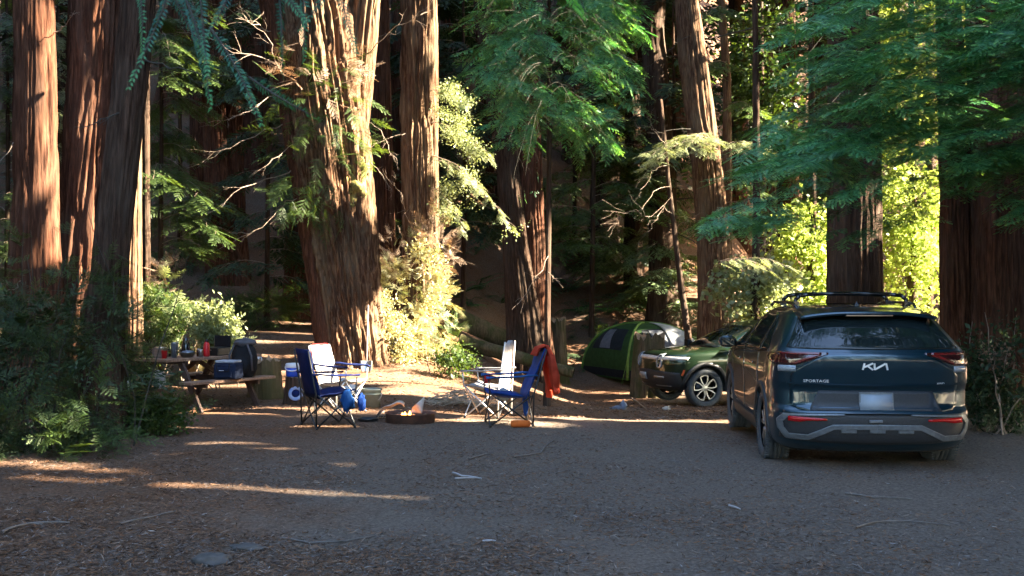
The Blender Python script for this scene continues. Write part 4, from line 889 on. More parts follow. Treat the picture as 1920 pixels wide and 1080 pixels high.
class Body:
    def __init__(s, zs, W, R, Fv, Lr, Lf, nr, nf):
        s.z, s.W_, s.R_, s.F_, s.Lr, s.Lf, s.nr, s.nf = map(np.array, (zs, W, R, Fv, Lr, Lf, nr, nf))
    def W(s, z): return float(np.interp(z, s.z, s.W_))
    def R(s, z): return float(np.interp(z, s.z, s.R_))
    def Fr(s, z): return float(np.interp(z, s.z, s.F_))
    def yr(s, x, z):
        a = min(abs(x) / s.W(z), 1.0); return s.R(z) + s.Lr * (1 - (1 - a ** s.nr) ** (1 / s.nr))
    def yf(s, x, z):
        a = min(abs(x) / s.W(z), 1.0); return s.Fr(z) - s.Lf * (1 - (1 - a ** s.nf) ** (1 / s.nf))
    def xw(s, y, z):
        W, a, b = s.W(z), s.R(z) + s.Lr, s.Fr(z) - s.Lf
        if y < a: t = min((a - y) / s.Lr, 1); return W * (1 - t ** s.nr) ** (1 / s.nr)
        if y > b: t = min((y - b) / s.Lf, 1); return W * (1 - t ** s.nf) ** (1 / s.nf)
        return W
    def build(s, name, m, parent, wheels, wr, zz):
        fr = [0, .12, .25, .38, .5, .62, .72, .8, .87, .92, .96, .985, 1.0]; V, Fc = [], []
        for z in zz:
            W, L = s.W(z), []
            for a in fr: L.append((a * W, s.yr(a * W, z)))
            y0, y1 = s.R(z) + s.Lr, s.Fr(z) - s.Lf
            for k in range(1, 14): L.append((W, y0 + (y1 - y0) * k / 14))
            for a in fr[::-1]: L.append((a * W, s.yf(a * W, z)))
            ring = [(x, y, z) for x, y in L] + [(-x, y, z) for x, y in L[-2:0:-1]]
            V += ring; n = len(ring)
        for i in range(len(zz) - 1):
            for k in range(n):
                a, b = i * n + k, i * n + (k + 1) % n; Fc.append((a, b, b + n, a + n))
        Fc.append(tuple(range(n))[::-1]); Fc.append(tuple((len(zz) - 1) * n + k for k in range(n)))
        me = bpy.data.meshes.new(name); me.from_pydata(V, [], Fc); me.update()
        o = link(bpy.data.objects.new(name, me))
        cut = MB()
        for sx in (-1, 1):
            for y, z in wheels:
                M = Matrix.Translation((sx * .86, y, z)) @ Matrix.Rotation(rad(90), 4, "Y")
                cut.lathe([(wr, -.30), (wr, .30)], 40, M=M, smooth=False)
        c = cut.build("cutter", m); md = o.modifiers.new("b", "BOOLEAN"); md.operation = "DIFFERENCE"; md.object = c; md.solver = "EXACT"
        dg = bpy.context.evaluated_depsgraph_get(); me2 = bpy.data.meshes.new_from_object(o.evaluated_get(dg))
        o.modifiers.clear(); o.data = me2; me2.materials.clear(); me2.materials.append(m)
        bpy.data.objects.remove(c); bpy.data.meshes.remove(me)
        me2.polygons.foreach_set("use_smooth", np.ones(len(me2.polygons), bool))
        e = o.modifiers.new("edge", "EDGE_SPLIT"); e.split_angle = rad(38)
        me2.name = name; o.name = name; o.parent = parent; return o
    # surface maps
    def rear(s): return lambda u, v, off: (u, s.yr(u, v) - off, v)
    def front(s): return lambda u, v, off: (u, s.yf(u, v) + off, v)
    def side(s, sg): return lambda u, v, off: (sg * (s.xw(u, v) + off), u, v)
def patch(f, cols, name, m, parent, off=.004, thick=.02, nu=28, nv=10, smooth=True):
    us = [c[0] for c in cols]; U = np.linspace(us[0], us[-1], nu + 1)
    U = np.unique(np.concatenate([U, us])); nu = len(U) - 1
    vb, vt = np.interp(U, us, [c[1] for c in cols]), np.interp(U, us, [c[2] for c in cols])
    V, Fc = [], []; w_ = nu + 1
    for o_ in (off, off - thick):
        for j in range(nv + 1):
            for i in range(nu + 1): V.append(f(U[i], vb[i] + (vt[i] - vb[i]) * j / nv, o_))
    N = w_ * (nv + 1)
    for j in range(nv):
        for i in range(nu):
            a = j * w_ + i; Fc.append((a, a + 1, a + w_ + 1, a + w_))
    n1 = len(Fc)
    edge = [i for i in range(w_)] + [j * w_ + nu for j in range(1, nv + 1)] + [nv * w_ + i for i in range(nu - 1, -1, -1)] + [j * w_ for j in range(nv - 1, 0, -1)]
    mb = MB(); mb.add(V, Fc, smooth)
    for k in range(len(edge)):
        a, b = edge[k], edge[(k + 1) % len(edge)]; mb.f.append([b, a, a + N, b + N]); mb.sm.append(False)
    return mb.build(name, m, parent)
def stroke(f, pts, wd, name, m, parent, off=.012, thick=.03, closed=False, mb=None, step=.03):
    P2 = [np.array(p, float) for p in pts]; wd = wd if isinstance(wd, (list, tuple)) else [wd] * len(P2)
    if closed: P2 = P2 + [P2[0]]; wd = list(wd) + [wd[0]]
    Q, Wd = [], []
    for i in range(len(P2) - 1):
        n = max(1, int(np.linalg.norm(P2[i + 1] - P2[i]) / step))
        for k in range(n): Q.append(P2[i] + (P2[i + 1] - P2[i]) * k / n); Wd.append(wd[i] + (wd[i + 1] - wd[i]) * k / n)
    if not closed: Q.append(P2[-1]); Wd.append(wd[-1])
    n = len(Q); V, Fc = [], []
    for i in range(n):
        a, b = (Q[i - 1], Q[(i + 1) % n]) if closed else (Q[max(i - 1, 0)], Q[min(i + 1, n - 1)])
        t = (b - a) / max(np.linalg.norm(b - a), 1e-9); nn = np.array([-t[1], t[0]]) * Wd[i] / 2
        l, r = Q[i] + nn, Q[i] - nn; V += [f(*l, off), f(*r, off), f(*r, off - thick), f(*l, off - thick)]
    for i in range(n if closed else n - 1):
        a, b = i * 4, ((i + 1) % n) * 4
        for k in range(4): Fc.append((a + k, b + k, b + (k + 1) % 4, a + (k + 1) % 4))
    if not closed: Fc += [(0, 1, 2, 3), ((n - 1) * 4 + 3, (n - 1) * 4 + 2, (n - 1) * 4 + 1, (n - 1) * 4)]
    own = mb is None; mb = mb or MB(); mb.add(V, Fc, False)
    return mb.build(name, m, parent) if own else mb
def text_on(f, body, u0, v0, h, name, m, parent, off=.008, stretch=1.0, flip=1, thick=.006):
    cu = bpy.data.curves.new(name, "FONT"); cu.body = body; cu.size = h * 1.4; cu.extrude = thick / 2; cu.resolution_u = 2
    o = link(bpy.data.objects.new(name, cu)); me = bpy.data.meshes.new_from_object(o.evaluated_get(bpy.context.evaluated_depsgraph_get())); bpy.data.objects.remove(o)
    for v in me.vertices: v.co = f(u0 + flip * v.co.x * stretch, v0 + v.co.y, off + v.co.z)
    me.materials.clear(); me.materials.append(m); return link(bpy.data.objects.new(name, me), parent)
def tyre_profile(r, rim, w):
    h = w / 2
    return [(rim, -h * .75), (rim + .02, -h * .9), ((r + rim) / 2, -h * 1.02), (r - .03, -h * .95), (r - .008, -h * .8), (r, -h * .6), (r, -h * .36), (r - .012, -h * .34), (r - .012, -h * .30), (r, -h * .28), (r, -h * .04), (r - .012, -h * .02), (r - .012, h * .02), (r, h * .04), (r, h * .28), (r - .012, h * .30), (r - .012, h * .34), (r, h * .36),
            (r, h * .6), (r - .008, h * .8), (r - .03, h * .95), ((r + rim) / 2, h * 1.02), (rim + .02, h * .9), (rim, h * .75)]
def wheel(parent, loc, r, rim, w, sg, style, steer=0):
    """wheel part with tyre and rim sub-parts; sg is the outward x side"""
    wo_ = link(bpy.data.objects.new("wheel", None), parent); wo_.empty_display_size = .1; wo_.location = loc; wo_.rotation_euler = (0, 0, steer)
    My = Matrix.Rotation(rad(90), 4, "Y")
    mb = MB(); mb.lathe(tyre_profile(r, rim, w), 56, M=My, cap=False)
    for k in range(64):      # tread blocks on the shoulders
        a = 2 * math.pi * k / 64
        for s in (-1, 1):
            mb.box((0, 0, 0), (w * .2, .016, .008), Matrix.Translation((s * w * .41, math.cos(a) * (r - .001), math.sin(a) * (r - .001))) @ Matrix.Rotation(a - math.pi / 2, 4, "X"))
    mb.build("tyre", TYRE, wo_)
    rb = MB(); h = w / 2
    rb.lathe([(rim - .01, -h * .8), (rim, -h * .75), (rim, h * .75), (rim - .012, h * .8), (rim - .03, h * .7), (rim - .05, -h * .6)], 48, M=My, cap=False)
    rb.lathe([(.001, -.02), (rim - .06, -.02), (rim - .06, -.012), (.001, -.012)], 32, M=My)     # brake disc behind
    rb.build("rim", DARKALLOY, wo_)
    sp = MB(); xo = sg * h * .62
    sp.lathe([(.001, xo), (.065, xo), (.07, xo - sg * .03), (.07, 0)], 20, M=My)
    if style == "petal":
        for k in range(5):       # five outlined petals
            a0 = 2 * math.pi * k / 5 + .2
            def q(rr, a): return (xo, rr * math.cos(a), rr * math.sin(a))
            ring = [q(.06, a0 - .3), q(rim * .55, a0 - .44), q(rim * .92, a0 - .36), q(rim * .97, a0), q(rim * .92, a0 + .36), q(rim * .55, a0 + .44), q(.06, a0 + .3)]
            for i in range(len(ring) - 1): sp.bar(ring[i], ring[i + 1], .028, .03, up=(1, 0, 0))
    else:
        for k in range(5):
            for da in (-.16, .16):
                a = 2 * math.pi * k / 5 + .3
                sp.bar((xo, .05 * math.cos(a), .05 * math.sin(a)), (xo * .95, rim * .97 * math.cos(a + da * 1.5), rim * .97 * math.sin(a + da * 1.5)), .034, .03, up=(1, 0, 0))
    sp.build("spoke", ALLOY, wo_, bevel=.004)
    return wo_
def arch_trim(body, parent, y, z, r0, r1, sg, m):
    f = body.side(sg); V = []; mb = MB(); n = 30; A = np.linspace(rad(-12), rad(192), n + 1)
    for o_ in (.016, -.02):
        for rr in (r0, r1):
            for a in A: V.append(f(y + rr * math.cos(a), max(z + rr * math.sin(a), .21), o_))
    w_ = n + 1; Fc = []
    for i in range(n):
        Fc += [(i, i + 1, w_ + i + 1, w_ + i), (2 * w_ + i, 3 * w_ + i, 3 * w_ + i + 1, 2 * w_ + i + 1), (i, 2 * w_ + i, 2 * w_ + i + 1, i + 1), (w_ + i, w_ + i + 1, 3 * w_ + i + 1, 3 * w_ + i)]
    mb.add(V, Fc, True); return mb.build("arch_trim", m, parent)

# ---- the blue car
ks = Body(zs=[.20, .24, .30, .38, .50, .57, .60, .64, .80, .85, .90, 1.0, 1.10, 1.16, 1.19, 1.30, 1.46, 1.50, 1.53, 1.56, 1.585, 1.60],
          W=[.82, .87, .905, .92, .93, .93, .93, .93, .935, .94, .94, .935, .92, .90, .885, .82, .725, .70, .675, .63, .53, .38],
          R=[.20, .12, .06, .02, .0, .0, .015, .07, .08, .055, .05, .035, .03, .045, .085, .20, .385, .43, .50, .62, .85, 1.3],
          Fv=[4.40, 4.50, 4.58, 4.63, 4.66, 4.66, 4.66, 4.655, 4.62, 4.60, 4.56, 4.35, 3.72, 3.50, 3.40, 3.15, 2.75, 2.62, 2.52, 2.40, 2.2, 1.95],
          Lr=.50, Lf=.75, nr=3.0, nf=2.6)
car = thing("parked_car", "dark blue crossover car with black roof bars parked with its rear to the camera", "car", (3.40, 9.92, tz(3.5, 10.5) - .04), rad(-5))
zz = sorted(set(list(np.linspace(.20, 1.2, 34)) + [.57, .60, .64] + list(np.linspace(1.2, 1.56, 16)) + [1.575, 1.585, 1.593, 1.60]))
ks.build("body", PAINT_BLUE, car, [(.95, .36), (3.70, .36)], .395, zz)
rf, ls, rs = ks.rear(), ks.side(-1), ks.side(1)
MB().box((0, 2.3, .36), (1.5, 4.0, .3)).build("underbody", PLASTIC, car, bevel=.05)
tg = patch(rf, [(-.77, .66, .93), (-.71, .615, 1.0), (-.62, .60, 1.06), (-.46, .595, 1.145), (0, .595, 1.16), (.46, .595, 1.145), (.62, .60, 1.06), (.71, .615, 1.0), (.77, .66, .93)], "tailgate", PAINT_BLUE, car, .008, .02, 40, 18)
patch(rf, [(-.60, .60, .62), (-.52, .60, .79), (0, .60, .795), (.52, .60, .79), (.60, .60, .62)], "plate_recess", PLASTIC, tg, .011, .012, 30, 6)
stroke(rf, [(-.80, .86), (-.4, .838), (0, .832), (.4, .838), (.80, .86)], .02, "crease", PAINT_BLUE, tg, .02, .02)
pl = patch(rf, [(-.153, .612, .775), (.153, .612, .775)], "license_plate", PLATE, tg, .024, .01, 2, 2)
mb = MB(); stroke(rf, [(-.15, .615), (.15, .615), (.15, .772), (-.15, .772)], .012, "", None, None, .029, .012, True, mb); mb.build("plate_frame", SILVER, pl)
# tailgate emblem: joined strokes
mb = MB()
for a, b in (((-.165, 0), (-.145, 1)), ((-.15, .40), (-.045, 1)), ((-.112, .62), (-.045, 0)), ((-.03, 1), (-.025, 0)), ((-.025, .06), (.10, .96)), ((.105, 1), (.125, 0))):
    q = lambda p: (p[0] * .78, .99 + p[1] * .062)
    stroke(rf, [q(a), q(b)], .016, "", None, None, .016, .012, False, mb)
mb.build("emblem", CHROME, tg)
text_on(rf, "SPORTAGE", -.66, .868, .026, "lettering", CHROME, tg, .012, 1.28)
text_on(rf, "AWD", .56, .855, .018, "lettering", CHROME, tg, .012, 1.2)
patch(rf, [(-.79, 1.19, 1.20), (-.74, 1.185, 1.27), (-.63, 1.182, 1.465), (-.58, 1.18, 1.49), (0, 1.178, 1.505), (.58, 1.18, 1.49), (.63, 1.182, 1.465), (.74, 1.185, 1.27), (.79, 1.19, 1.20)], "rear_window", GLASS, car, .006, .02, 40, 14)
def spoil(u, v):
    x = (u - .5) * 1.28; y = .30 + v * .40 + .16 * abs(u - .5) ** 2 * 4 * .35; return (x, y, 1.512 + .055 * v - .05 * (abs(u - .5) * 2) ** 3)
mb = MB(); mb.grid(spoil, 24, 6); sp_ = mb.build("spoiler", PAINT_BLUE, car, solid=.028)
MB().box((0, .315, 1.492), (.44, .03, .016)).build("brake_light", DARKLENS, sp_, bevel=.004)
wp = MB(); wp.tube([(.06, .13, 1.205), (-.25, .20, 1.26), (-.52, .22, 1.26)], .008, 6); wp.build("wiper", PLASTIC, car)
for sg in (-1, 1):
    cols = [(sg * .44, 1.135, 1.15), (sg * .60, 1.075, 1.157), (sg * .72, 1.03, 1.158), (sg * .80, 1.025, 1.156), (sg * .87, 1.03, 1.15)]
    lp = patch(rf, cols if sg > 0 else cols[::-1], "tail_light", DARKLENS, car, .014, .03, 20, 6)
    cols = [(sg * .50, 1.125, 1.15), (sg * .62, 1.078, 1.11), (sg * .72, 1.04, 1.065), (sg * .75, 1.035, 1.05)]
    patch(rf, cols if sg > 0 else cols[::-1], "red_lens", REDLENS, lp, .018, .02, 12, 2)
    patch(rf, [(min(sg * .50, sg * .86), 1.128, 1.15), (max(sg * .50, sg * .86), 1.128, 1.15)], "red_lens", REDLENS, lp, .0185, .02, 12, 2)
    a, b = sorted((sg * .725, sg * .875)); patch(rf, [(a, .965, 1.022), (b, .965, 1.022)], "reversing_light", WHITELENS, lp, .014, .03, 10, 2)
    s_ = ks.side(sg); patch(s_, [(.17, .99, 1.14), (.30, 1.03, 1.145), (.52, 1.09, 1.13)], "lamp_side", DARKLENS, lp, .010, .02, 10, 4)
# bumper
patch(rf, [(-.86, .33, .57), (-.5, .30, .585), (0, .285, .585), (.5, .30, .585), (.86, .33, .57)], "rear_bumper", PLASTIC, car, .012, .03, 40, 8)
patch(rf, [(-.84, .575, .60), (0, .585, .62), (.84, .575, .60)], "bumper_ledge", PAINT_BLUE, car, .035, .05, 30, 3)
mb = MB()
for sg in (-1, 1):
    stroke(rf, [(sg * .30, .575), (sg * .60, .572), (sg * .80, .575), (sg * .865, .50), (sg * .855, .43), (sg * .80, .355), (sg * .62, .35), (sg * .40, .455), (0, .46)], [.014, .03, .05, .05, .05, .055, .055, .05, .05], "", None, None, .034, .05, False, mb)
for x in (-.26, 0, .26): stroke(rf, [(x - .07, .425), (x + .07, .425)], .05, "", None, None, .03, .04, False, mb)
mb.build("bumper_trim", SILVER, car, bevel=.006)
for sg in (-1, 1):
    cols = [(sg * .46, .515, .535), (sg * .62, .512, .542), (sg * .70, .498, .546), (sg * .80, .50, .548)]
    patch(rf, cols if sg > 0 else cols[::-1], "reflector", REFLECT, car, .03, .03, 8, 2)
MB().box((-.02, -.02, .515), (.12, .03, .025)).build("hitch_cover", SILVER, car, bevel=.004)
mb = MB(); mb.tube([(-.62, .5, .27), (-.5, .3, .25), (-.5, .18, .24)], .03, 10); mb.box((-.2, .55, .24), (.9, .25, .12)); mb.build("exhaust", DARKALLOY, car)
# sides
for sg, s_ in ((-1, ls), (1, rs)):
    patch(s_, [(.62, 1.155, 1.165), (.80, 1.15, 1.26), (1.00, 1.135, 1.42), (1.12, 1.13, 1.46)], "side_window", GLASS, car, .006, .02, 10, 8)
    d = patch(s_, [(1.16, .62, 1.12), (1.30, .47, 1.115), (1.50, .42, 1.11), (2.22, .42, 1.085)], "door", PAINT_BLUE, car, .006, .02, 20, 12)
    patch(s_, [(1.16, 1.128, 1.475), (1.4, 1.125, 1.51), (2.18, 1.095, 1.53)], "window", GLASS, d, .008, .02, 12, 8)
    mb = MB(); mb.bar(s_(1.32, .98, .03), s_(1.54, .975, .03), .02, .03); mb.build("handle", GLOSS, d, bevel=.008)
    d = patch(s_, [(2.24, .42, 1.083), (2.9, .42, 1.065), (3.22, .44, 1.05), (3.26, .60, 1.04)], "door", PAINT_BLUE, car, .006, .02, 20, 12)
    patch(s_, [(2.24, 1.094, 1.525), (2.55, 1.085, 1.515), (2.75, 1.078, 1.44), (3.05, 1.07, 1.23), (3.25, 1.062, 1.10)], "window", GLASS, d, .008, .02, 12, 8)
    mb = MB(); mb.bar(s_(2.36, .97, .03), s_(2.58, .965, .03), .02, .03); mb.build("handle", GLOSS, d, bevel=.008)
    patch(s_, [(1.33, .24, .40), (3.32, .24, .40)], "sill_cladding", PLASTIC, car, .014, .03, 20, 4)
    stroke(s_, [(.60, 1.145), (1.1, 1.115), (2.2, 1.082), (3.3, 1.045)], .014, "window_trim", GLOSS, car, .012, .02)
    for wy in (.95, 3.70): arch_trim(ks, car, wy, .36, .392, .455, sg, PLASTIC)
    mm = Matrix.Translation((sg * 1.035, 3.02, 1.13)) @ Matrix.Diagonal((.115, .075, .075, 1))
    mb = MB(); mb.lathe([(.001, -1), (.5, -.92), (.85, -.6), (1, 0), (.85, .6), (.5, .92), (.001, 1)], 20, M=mm)
    mb.bar((sg * .88, 3.06, 1.07), (sg * .98, 3.03, 1.10), .05, .03); mir = mb.build("wing_mirror", PAINT_BLUE, car)
    mb = MB(); mb.box((sg * 1.035, 2.944, 1.13), (.15, .012, .10)); mb.build("mirror_glass", GLASS, mir, bevel=.005)  # dark glass stands in for the dim forest it would mirror
    # rails and bars
    mb = MB(); mb.tube([(sg * .585, .85, 1.555), (sg * .60, .98, 1.60), (sg * .60, 1.2, 1.612), (sg * .60, 2.2, 1.615), (sg * .595, 2.45, 1.575)], .016, 8); mb.build("roof_rail", GLOSS, car)
    for y in (.95, 3.70): wheel(car, (sg * .81, y, .365), .365, .245, .235, sg, "spoke")
for y in (1.10, 1.85):
    mb = MB(); L = [(-.56, y, 1.60), (-.555, y, 1.645), (-.51, y, 1.685), (-.38, y, 1.70), (0, y, 1.706), (.38, y, 1.70), (.51, y, 1.685), (.555, y, 1.645), (.56, y, 1.60)]
    for a, b in zip(L, L[1:]): mb.bar(a, b, .07, .028, up=(0, 1, 0)) if False else mb.tube([a, b], .021, 10)
    mb.tube(L, .021, 10); mb.box((-.56, y, 1.60), (.06, .10, .05)); mb.box((.56, y, 1.60), (.06, .10, .05)); mb.build("roof_bar", GLOSS, car)
mb = MB(); mb.add([(-.03, .80, 1.578), (.03, .80, 1.578), (.03, .98, 1.587), (-.03, .98, 1.587), (0, .83, 1.635), (0, .88, 1.63)], [(0, 1, 4), (1, 2, 5, 4), (2, 3, 5), (3, 0, 4, 5), (3, 2, 1, 0)]); mb.build("antenna_fin", GLOSS, car, bevel=.006)

# ---- the green off-roader
kr = Body(zs=[.34, .40, .50, .65, .80, .95, 1.05, 1.12, 1.16, 1.20, 1.24, 1.40, 1.60, 1.74, 1.80, 1.84, 1.87],
          W=[.88, .94, .97, .985, .99, .995, .99, .98, .96, .93, .915, .87, .81, .76, .72, .64, .45],
          R=[.25, .12, .05, .02, 0, 0, 0, .01, .02, .03, .04, .06, .10, .14, .17, .25, .5],
          Fv=[4.88, 4.96, 5.04, 5.09, 5.10, 5.10, 5.08, 5.02, 4.90, 4.55, 3.95, 3.62, 3.22, 2.90, 2.70, 2.5, 2.2],
          Lr=.4, Lf=.85, nr=4, nf=3.0)
rz = rad(108); fw = P(1319, 734, 22.8); fw[2] = tz(fw[0], fw[1]) + .41
Rm = Matrix.Rotation(rz, 3, "Z"); og = Vector(fw) - Rm @ Vector((-.86, 4.20, .41))
orv = thing("parked_car", "dark green electric off roader facing left with upright oval headlights by the tent", "car", og, rz)
zz = sorted(set(list(np.linspace(.34, 1.12, 18)) + list(np.linspace(1.13, 1.26, 10)) + list(np.linspace(1.28, 1.80, 14)) + [1.82, 1.84, 1.855, 1.87]))
kr.build("body", PAINT_GREEN, orv, [(1.10, .42), (4.20, .42)], .47, zz)
MB().box((0, 2.6, .5), (1.5, 4.2, .3)).build("underbody", PLASTIC, orv, bevel=.05)
ff = kr.front(); ls = kr.side(-1)
patch(ff, [(-.90, .40, .74), (-.5, .36, .77), (0, .36, .78), (.5, .36, .77), (.90, .40, .74)], "front_bumper", PLASTIC, orv, .012, .03, 30, 8)
patch(ff, [(-.96, 1.01, 1.075), (-.6, 1.005, 1.085), (0, 1.0, 1.09), (.6, 1.005, 1.085), (.96, 1.01, 1.075)], "light_bar", mat("frosted light bar", (.62, .60, .56), (.5, .48, .46), rough=.25, coat=.5), orv, .010, .03, 40, 2)
for sg in (-1, 1):
    hl = thing("x", None, None); bpy.data.objects.remove(hl)
    mb = MB(); f0 = Vector(ff(sg * .50, .985, .02))
    A = np.linspace(0, 2 * math.pi, 28, endpoint=False)
    ring = lambda rx, rz_, o_: [ff(sg * .50 + rx * np.sign(math.cos(a)) * abs(math.cos(a)) ** .8, .985 + rz_ * np.sign(math.sin(a)) * abs(math.sin(a)) ** .8, o_) for a in A]
    V = ring(.085, .16, 0) + ring(.085, .16, .03) + ring(.055, .13, .032) + ring(.055, .13, .015); n = 28
    mb.add(V, [(i * n + k, i * n + (k + 1) % n, (i + 1) * n + (k + 1) % n, (i + 1) * n + k) for i in range(3) for k in range(n)], False)
    h = mb.build("headlight", WHITELENS, orv)
    mb = MB(); mb.add(ring(.056, .131, .017), [tuple(range(n))]); mb.build("lens", GLOSS, h)
    a, b = sorted((sg * .30, sg * .62)); patch(ff, [(a, .62, .66), (b, .62, .66)], "fog_light", WHITELENS, orv, .02, .03, 6, 2)
    a, b = sorted((sg * .25, sg * .70)); patch(ff, [(a, .43, .455), (b, .43, .455)], "tow_trim", SILVER, orv, .025, .03, 6, 2)
    s_ = kr.side(sg)
    for wy in (1.10, 4.20): arch_trim(kr, orv, wy, .42, .462, .545, sg, PLASTIC)
    stroke(s_, [(4.74, .68), (4.70, .80)], .03, "marker_light", mat("amber marker", (.55, .10, .03), rough=.3), orv, .02, .03)
    patch(s_, [(1.55, .40, .56), (3.72, .40, .56)], "sill_cladding", PLASTIC, orv, .014, .03, 12, 4)
    d = patch(s_, [(2.35, .58, 1.17), (3.58, .58, 1.17)], "door", PAINT_GREEN, orv, .006, .02, 16, 8)
    patch(s_, [(2.38, 1.25, 1.72), (2.85, 1.25, 1.71), (3.2, 1.25, 1.48), (3.52, 1.25, 1.29)], "window", GLASS, d, .008, .02, 12, 8)
    patch(s_, [(.7, 1.25, 1.70), (2.3, 1.25, 1.72)], "side_window", GLASS, orv, .008, .02, 12, 8)
    mb = MB(); mb.box((sg * 1.09, 3.55, 1.28), (.2, .12, .17)); mb.bar((sg * .93, 3.58, 1.22), (sg * 1.03, 3.56, 1.24), .05, .03); mb.build("wing_mirror", GLOSS, orv, bevel=.03)
    for y in (1.10, 4.20): wheel(orv, (sg * .85, y, .41), .412, .285, .27, sg, "petal")
patch(ff, [(-.70, 1.27, 1.30), (-.62, 1.26, 1.70), (0, 1.26, 1.75), (.62, 1.26, 1.70), (.70, 1.27, 1.30)], "windshield", GLASS, orv, .008, .02, 30, 14)
pl = patch(ff, [(-.09, .58, .73), (.21, .58, .73)], "license_plate", PLATE, orv, .03, .012, 3, 2)
pl.location = (.12, .01, -.02)
# ------------------------------------------------------------------ the camp
R7 = np.random.default_rng(71)
def cloth(name, c, rough=.85, tr=.12, k=.75): return mat(name, c, tuple(v * k for v in c), rough=rough, scale=(9, 9, 9), bump=.35, bscale=(22, 22, 22), trans=tr, spec=.2, dist=.02)
NAVY = cloth("navy fabric", (.006, .016, .085)); SKYBLUE = cloth("light blue fabric", (.02, .10, .30)); MIDBLUE = cloth("blue fabric", (.008, .045, .22))
GREYC = cloth("light grey fabric", (.40, .375, .36), tr=.2); ORANGE = cloth("orange red fabric", (.44, .048, .02), tr=.2); PIPING = cloth("red piping", (.50, .03, .03))
STEEL_BK = mat("black steel tube", (.012, .013, .014), rough=.4); STEEL_LT = mat("pale steel tube", (.55, .52, .48), (.48, .45, .41), rough=.4, metal=.2)
RUST = mat("rusty steel", (.075, .040, .030), (.13, .062, .040), rough=.85, scale=(12, 12, 12), bump=.4)
WOOD_TABLE = mat("weathered table wood", (.20, .115, .07), (.30, .19, .125), rough=.8, scale=(3, 40, 40), bump=.3)
WOOD_DARK = mat("dark table wood", (.045, .025, .018), (.075, .042, .03), rough=.8, scale=(20, 20, 20), bump=.2)
WOOD_END = mat("cut wood", (.32, .22, .13), (.22, .14, .085), rough=.9, scale=(14, 14, 40), bump=.3)
STUMPW = bark_mat("old stump wood", (.11, .075, .04), (.19, .135, .075), None, (.085, .075, .03))
BLACKC = cloth("black nylon", (.012, .013, .015), tr=0); DKNAVY = cloth("dark navy nylon", (.012, .020, .045), tr=0)
WHITEP = mat("white plastic", (.70, .71, .72), (.62, .63, .66), rough=.4); BLUEP = mat("blue plastic", (.015, .08, .50), (.012, .065, .42), rough=.3)
REDP = mat("red plastic", (.55, .012, .018), (.45, .01, .015), rough=.35); STEELP = mat("brushed pot steel", (.42, .40, .37), (.32, .31, .29), rough=.3, metal=.8, scale=(3, 3, 40))
GREYT = mat("grey blue enamel", (.16, .20, .25), (.12, .15, .20), rough=.35); BUCKETM = mat("grey green bucket plastic", (.12, .15, .13), (.16, .19, .17), rough=.5)
BAGW = mat("white bag film", (.72, .72, .74), (.6, .6, .62), rough=.45, trans=.35, scale=(6, 6, 6), bump=.8, bscale=(16, 16, 16), dist=.03)
PAPER = mat("crumpled paper", (.62, .58, .52), (.48, .44, .38), rough=.9, trans=.3, bump=.7, scale=(10, 10, 10), dist=.02)

